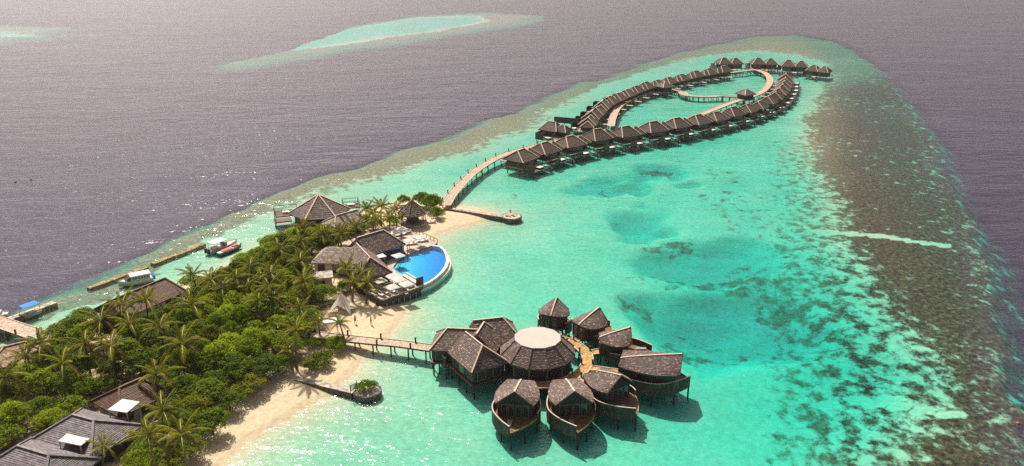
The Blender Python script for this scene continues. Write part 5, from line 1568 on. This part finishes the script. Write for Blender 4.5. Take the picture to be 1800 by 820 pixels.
def make_lobes(seed, rad, h0, h1, n):
    rg = random.Random(seed)
    out = []
    for i in range(n):
        a = i * 2.4 + rg.uniform(-.4, .4); q = math.sqrt((i + .5) / n)
        out.append((rad * .72 * q * math.cos(a), rad * .72 * q * math.sin(a), h0 + (h1 - h0) * (1 - q * .75) * rg.uniform(.75, 1.05), rad * rg.uniform(.30, .46)))
    return out
CROWNS = []
for sd in range(7):
    mat = [M_LEAF_A, M_LEAF_B, M_LEAF_C, M_LEAF_A, M_LEAF_B, M_LEAF_A, M_LEAF_B][sd]
    me = leaf_crown(4200, make_lobes(sd, 3.2, 2.6, 5.6, 13), .17, 100 + sd)
    me.materials.append(mat)
    CROWNS.append(me)
def trunk_mesh(seed, h):
    rg = random.Random(seed); mb = MB()
    mb.tube((0, 0, -.5), (rg.uniform(-.2, .2), rg.uniform(-.2, .2), h * .5), .22, .16, 7)
    for k in range(5):
        a = k * 1.26 + rg.uniform(-.3, .3)
        mb.tube((0, 0, h * .42), (1.5 * math.cos(a), 1.5 * math.sin(a), h * .8), .11, .05, 5)
    return mb.mesh("trunk", M_TRUNK)
TRUNKS = [trunk_mesh(k, 5.0) for k in range(3)]

M_RACHIS = surf("frond_midrib", (0.30, 0.265, 0.06), 0.5, 0.1, 3.0)
def frond_mesh(seed, droop, L_=3.9):
    rg = random.Random(seed); mb = MB()
    n = 22
    pts = []
    for i in range(n + 1):
        u = i / n
        pts.append(Vector((L_ * (u - .12 * droop * u * u), 0, L_ * (.30 * u - droop * u * u))))
    for i in range(0, n, 3):
        j = min(n, i + 3)
        mb.beam(pts[i] + Vector((0, 0, .03)), pts[j] + Vector((0, 0, .03)), .11 * (1 - .7 * i / n), .06)
    for i in range(2, n + 1):
        u = i / n
        ln = .60 * math.sin(math.pi * min(1, .18 + u * .80)) ** .8 + .10
        for s in (-1, 1):
            f = .42 + .35 * u
            tip = pts[i] + Vector((ln * f, s * ln * .80, -ln * (.38 + .35 * rg.random())))
            w_ = .06
            a, b = pts[i] + Vector((-w_, 0, 0)), pts[i] + Vector((w_, 0, 0))
            m_ = (pts[i] + tip) / 2 + Vector((0, 0, .09))
            mb.add([a, b, m_ + Vector((w_ * 1.1, 0, 0)), tip, m_ - Vector((w_ * 1.1, 0, 0))], [(0, 1, 2, 3, 4)])
    me = mb.mesh("frond", M_FROND)
    me.materials.append(M_RACHIS)
    nb = len(range(0, n, 3)) * 6
    for p_ in me.polygons[:nb]: p_.material_index = 1
    return me
M_DEADFROND = leafmat("dead_frond_leaf", (0.13, 0.075, 0.03), (0.26, 0.16, 0.07), 0.25)
FRONDS = [frond_mesh(1, .28), frond_mesh(2, .45), frond_mesh(3, .65), frond_mesh(4, .95), frond_mesh(5, 1.0)]
FRONDS[4].materials.clear(); FRONDS[4].materials.append(M_DEADFROND)

def palm(x, y, h, s, label, lean=None, nf=15):
    """x, y: photo position of the crown's heart"""
    rg = random.Random(int(x * 31 + y * 7))
    base_z = 1.2
    hx = at(x, y, base_z + h)
    ln = lean or (rg.uniform(-.8, .8), rg.uniform(-.6, .6))
    bx, by = hx.x - ln[0], hx.y - ln[1]
    bz = max(terrain_z(bx, by), .2) - .1
    t = tag(empty("palm_tree", (bx, by, bz), 0), label, "palm tree", "coconut palms of the island")
    H = hx.z - bz
    pts = [Vector((ln[0] * u ** 1.6, ln[1] * u ** 1.6, H * u)) for u in (0, .2, .4, .6, .8, 1)]
    mb = MB()
    rings = []
    for i, q in enumerate(pts):
        r = .20 - .018 * i + (.10 if i == 0 else 0)
        rings.append([(q.x + r * math.cos(k * math.pi / 4), q.y + r * math.sin(k * math.pi / 4), q.z - (.4 if i == 0 else 0)) for k in range(8)])
    mb.loft(rings)
    mb.build("trunk", M_TRUNK, t)
    for k in range(nf):
        u = k / nf
        a = k * 2.39996 + rg.uniform(-.25, .25)
        fm = FRONDS[0 if u < .22 else 1 if u < .5 else 2 if u < .8 else 3]
        if k >= nf - 2 and rg.random() < .7: fm = FRONDS[4]
        pitch = R(-52 + 62 * u + rg.uniform(-8, 8))
        sc = s * rg.uniform(.85, 1.1) * (.75 if u < .12 else 1)
        link("frond", fm, None, t, tuple(pts[-1]), (0, pitch, a), (sc, sc, sc))
    return t

PALMS = [(177, 565), (150, 605), (228, 570), (256, 528), (215, 536), (281, 577), (320, 605), (337, 536), (338, 484), (72, 606), (46, 628), (8, 664), (276, 660), (285, 723), (260, 768), (319, 766), (182, 786),
         (371, 493), (391, 508), (454, 530), (472, 506), (461, 493), (490, 441), (527, 460), (476, 482), (534, 494), (480, 526), (527, 545), (596, 407), (568, 409), (529, 424),
         (520, 582), (507, 615), (560, 566), (597, 569), (608, 471), (633, 480), (622, 497), (646, 497), (626, 399), (661, 388), (670, 364), (644, 367), (694, 370), (685, 385), (600, 414), (565, 413), (533, 401),
         (110, 640), (195, 610), (705, 384), (655, 377), (437, 505), (415, 490), (440, 470)]
LAND = [((677, 350), "beside the round beach bar"), ((600, 400), "between the hexagonal restaurant and the pool restaurant"), ((625, 480), "beside the pool restaurant's near corner"), ((560, 575), "near the white tent and pier"),
        ((330, 500), "near the long brown-tiled house"), ((480, 490), "in the middle of the grove"), ((80, 620), "near the tan-roofed jetty house"), ((270, 720), "near the grey-tiled villas"), ((230, 580), "in the clump left of the grove's clearing"), ((500, 440), "at the top of the grove")]
def nearest(x, y): return min(LAND, key=lambda q: math.hypot(q[0][0] - x, (q[0][1] - y) * 1.6))[1]
groups_p = {}
for x, y in sorted(PALMS): groups_p.setdefault(nearest(x, y), []).append((x, y))
for where, lst in groups_p.items():
    for k, (x, y) in enumerate(lst):
        small = (x, y) in ((507, 615), (560, 566), (597, 569), (182, 786), (705, 384))
        h = 3.4 if small else random.uniform(5.2, 7.4)
        if y < 430: h = min(h, 5.2)
        if 600 < x < 660 and y > 460: h = 3.9
        lab = "coconut palm %s" % where if len(lst) == 1 else "coconut palm %s, %s from the left there" % (where, ordinal(k))
        palm(x, y, h, (.66 if small else random.uniform(.86, 1.08)) * (1.12 if 500 < y < 620 and x < 360 else 1), lab)

# broadleaf trees of the grove: one thing each
GROVE = [(-10, 655), (60, 625), (95, 575), (150, 535), (190, 512), (215, 540), (250, 560), (300, 545), (345, 500), (320, 478), (380, 478), (425, 440), (470, 415), (520, 402), (575, 402), (600, 415),
         (560, 430), (555, 445), (560, 470), (572, 490), (560, 530), (540, 560), (520, 590), (498, 622), (448, 655), (402, 688), (376, 728), (335, 768), (300, 800), (265, 815), (245, 800), (285, 735), (265, 690), (240, 640), (195, 660), (165, 705), (110, 720), (60, 745), (0, 775), (-30, 760)]
gw = [at(x, y, 4.0) for x, y in GROVE]
gp = np.array([(q.x, q.y) for q in gw])
BLOCK = []                                        # building footprints kept free
for o in list(COL.objects):
    if o.name.split(".")[0] in ("service_house", "brown_house", "grey_house", "pool_restaurant", "hexagonal_restaurant", "long_hall", "beach_bar", "jetty_house", "kitchen_annex", "roof_panel_shelter", "beach_tent", "white_shed"):
        rad = {"service_house": 6.5, "brown_house": 5.8, "grey_house": 7.0, "pool_restaurant": 9, "hexagonal_restaurant": 9, "long_hall": 5.5, "beach_bar": 4.5, "jetty_house": 5.5, "kitchen_annex": 3, "roof_panel_shelter": 3.2, "beach_tent": 4, "white_shed": 2.4}[o.name.split(".")[0]]
        BLOCK.append((o.location.x, o.location.y, rad))
        if o.name.startswith("service_house"):
            for k in (-6, 6): BLOCK.append((o.location.x + k * math.cos(ax), o.location.y + k * math.sin(ax), 5.5))
        if o.name.startswith("pool_restaurant"):
            w_ = at(577, 434, 6.4); BLOCK.append((w_.x, w_.y, 6)); w_ = at(650, 455, 7); BLOCK.append((w_.x, w_.y, 7))
CLEAR = [(at(578, 556, 1.2), 3.0), (at(190, 640, 1.2), 4.0), (at(330, 575, 1.2), 2.2), (at(575, 515, 1.2), 3.0), (at(300, 570, 1.2), 1.6), (at(560, 440, 1.2), 1.5)]
for q, r in CLEAR: BLOCK.append((q.x, q.y, r))
rg = random.Random(5)
spots = []
x0, x1, y0, y1 = gp[:, 0].min(), gp[:, 0].max(), gp[:, 1].min(), gp[:, 1].max()
def inside(px, py, poly):
    c = False
    for i in range(len(poly)):
        ax_, ay_ = poly[i]; bx_, by_ = poly[i - 1]
        if (ay_ > py) != (by_ > py) and px < (bx_ - ax_) * (py - ay_) / (by_ - ay_) + ax_: c = not c
    return c
for _ in range(24000):
    px, py = rg.uniform(x0, x1), rg.uniform(y0, y1)
    if not inside(px, py, gp): continue
    if any((px - a) ** 2 + (py - b) ** 2 < (r + 1.2) ** 2 for a, b, r in BLOCK): continue
    if any((px - a) ** 2 + (py - b) ** 2 < 3.55 ** 2 for a, b in spots): continue
    if terrain_z(px, py) < .25: continue
    spots.append((px, py))
spots = spots[:290]
BANDS = [(0, 445, "level with the white speedboat"), (445, 480, "level with the pool"), (480, 515, "level with the front parasols"), (515, 550, "level with the white tent"), (550, 585, "level with the two beach walkers"),
         (585, 625, "level with the pier"), (625, 670, "level with the stone jetty"), (670, 720, "level with the round planter"), (720, 2000, "level with the grey villas")]
rows = {}
for px, py in spots:
    u, v = pix((px, py, 4.0))
    b = next(i for i, q in enumerate(BANDS) if q[0] <= v < q[1])
    rows.setdefault(b, []).append((u, px, py))
n_tree = 0
for b, lst in sorted(rows.items()):
    for k, (u, px, py) in enumerate(sorted(lst)):
        zg = terrain_z(px, py)
        nz = float(fbm(np.array([px]), np.array([py]), .045, 2)[0])
        var = (0 if nz > .52 else 1) if rg.random() < .75 else rg.randrange(7)
        idx = {0: rg.choice((0, 3, 5)), 1: rg.choice((1, 4, 6, 2))}.get(var, var)
        tone = {0: "bright green", 3: "bright green", 5: "bright green", 1: "dark green", 4: "dark green", 6: "dark green", 2: "olive green"}[idx]
        s = rg.uniform(.78, 1.12); edge = min(float(sd_poly(np.array([px]), np.array([py]), gp)[0]), 8)
        hz = s * rg.uniform(.85, 1.15) * (.62 + .05 * edge)
        t = tag(empty("broadleaf_tree", (px, py, zg), rg.uniform(0, 6.28)), "%s tree, %s from left in the grove %s" % (tone, ordinal(k), BANDS[b][2]), "tree", "broadleaf trees of the island grove")
        t.scale = (s, s, hz)
        link("crown", CROWNS[idx], None, t)
        if edge < 5: link("trunk", TRUNKS[n_tree % 3], None, t)
        n_tree += 1

# bushes standing apart
bush_me = [leaf_crown(2600, make_lobes(40 + k, 2.2, .7, 2.2, 10), .13, 300 + k) for k in range(3)]
for m_, mt in zip(bush_me, (M_LEAF_A, M_LEAF_C, M_LEAF_B)): m_.materials.append(mt)
for x, y, s, hs, k, lab in [(566, 628, 1.15, 1.0, 1, "broad low bush on the sand above the stone jetty"), (545, 640, .7, .8, 1, "small scrubby bush at the grove side of the broad sand bush"), (589, 604, .95, 1.15, 0, "round bright bush at the beach end of the pier"),
                            (758, 364, 1.5, 1.9, 0, "round bush at the tip of the island beside the boardwalk start"), (744, 356, 1.5, 1.8, 2, "dark bush behind the beach bar"), (769, 375, .95, 1.3, 2, "low bush nearest the beach at the island's tip"),
                            (710, 352, 1.0, 1.2, 2, "dark bush on the grove side of the beach bar"), (690, 392, .9, .9, 0, "small bush between the beach bar and the far parasols"), (553, 600, .7, .7, 0, "small bush beneath the palm where the pier meets the grove"),
                            (280, 808, 1.3, 1.2, 0, "bright low bush at the bottom edge beside the grey villas"), (240, 812, 1.0, 1.0, 0, "smaller bright bush at the bottom edge left of the low bush"), (640, 392, 1.1, 1.2, 0, "bush behind the pool restaurant's far wing"),
                            (575, 420, 1.2, 1.1, 0, "bush behind the sun-bleached restaurant wing"), (605, 505, .8, 1.0, 2, "bush beside the peaked tent's palms"), (660, 400, 1.0, 1.3, 2, "dark bush among the palms behind the far restaurant wing"), (620, 408, 1.2, 1.3, 2, "dark bush among the palms behind the bleached restaurant wing")]:
    p = at(x, y, 2.0); z = max(terrain_z(p.x, p.y), .3)
    t = tag(empty("bush", (p.x, p.y, z), x), lab, "bush", "bushes standing apart from the grove")
    t.scale = (s, s, hs)
    link("foliage", bush_me[k], None, t)
t = tag(empty("planter_shrub", (PLANTER.x, PLANTER.y, .75), 0), "dense green shrub filling the round stone planter", "shrub")
t.scale = (.88, .88, .62)
link("foliage", bush_me[0], None, t)

# ------------------------------------------------------------------ thin sea haze
def haze_box():
    m, nt, out = nodes("sea_haze")
    v = N(nt, "ShaderNodeVolumePrincipled", i_Density=0.00007, i_Anisotropy=0.2)
    v.inputs["Color"].default_value = (0.95, 0.93, 0.92, 1)
    nt.links.new(v.outputs[0], out.inputs["Volume"])
    o = MB().box(-3700, 3700, -600, 4000, -10.5, 84).build("haze", m)
    tag(o, "thin pale haze over the sea", "haze", kind="stuff")
haze_box()
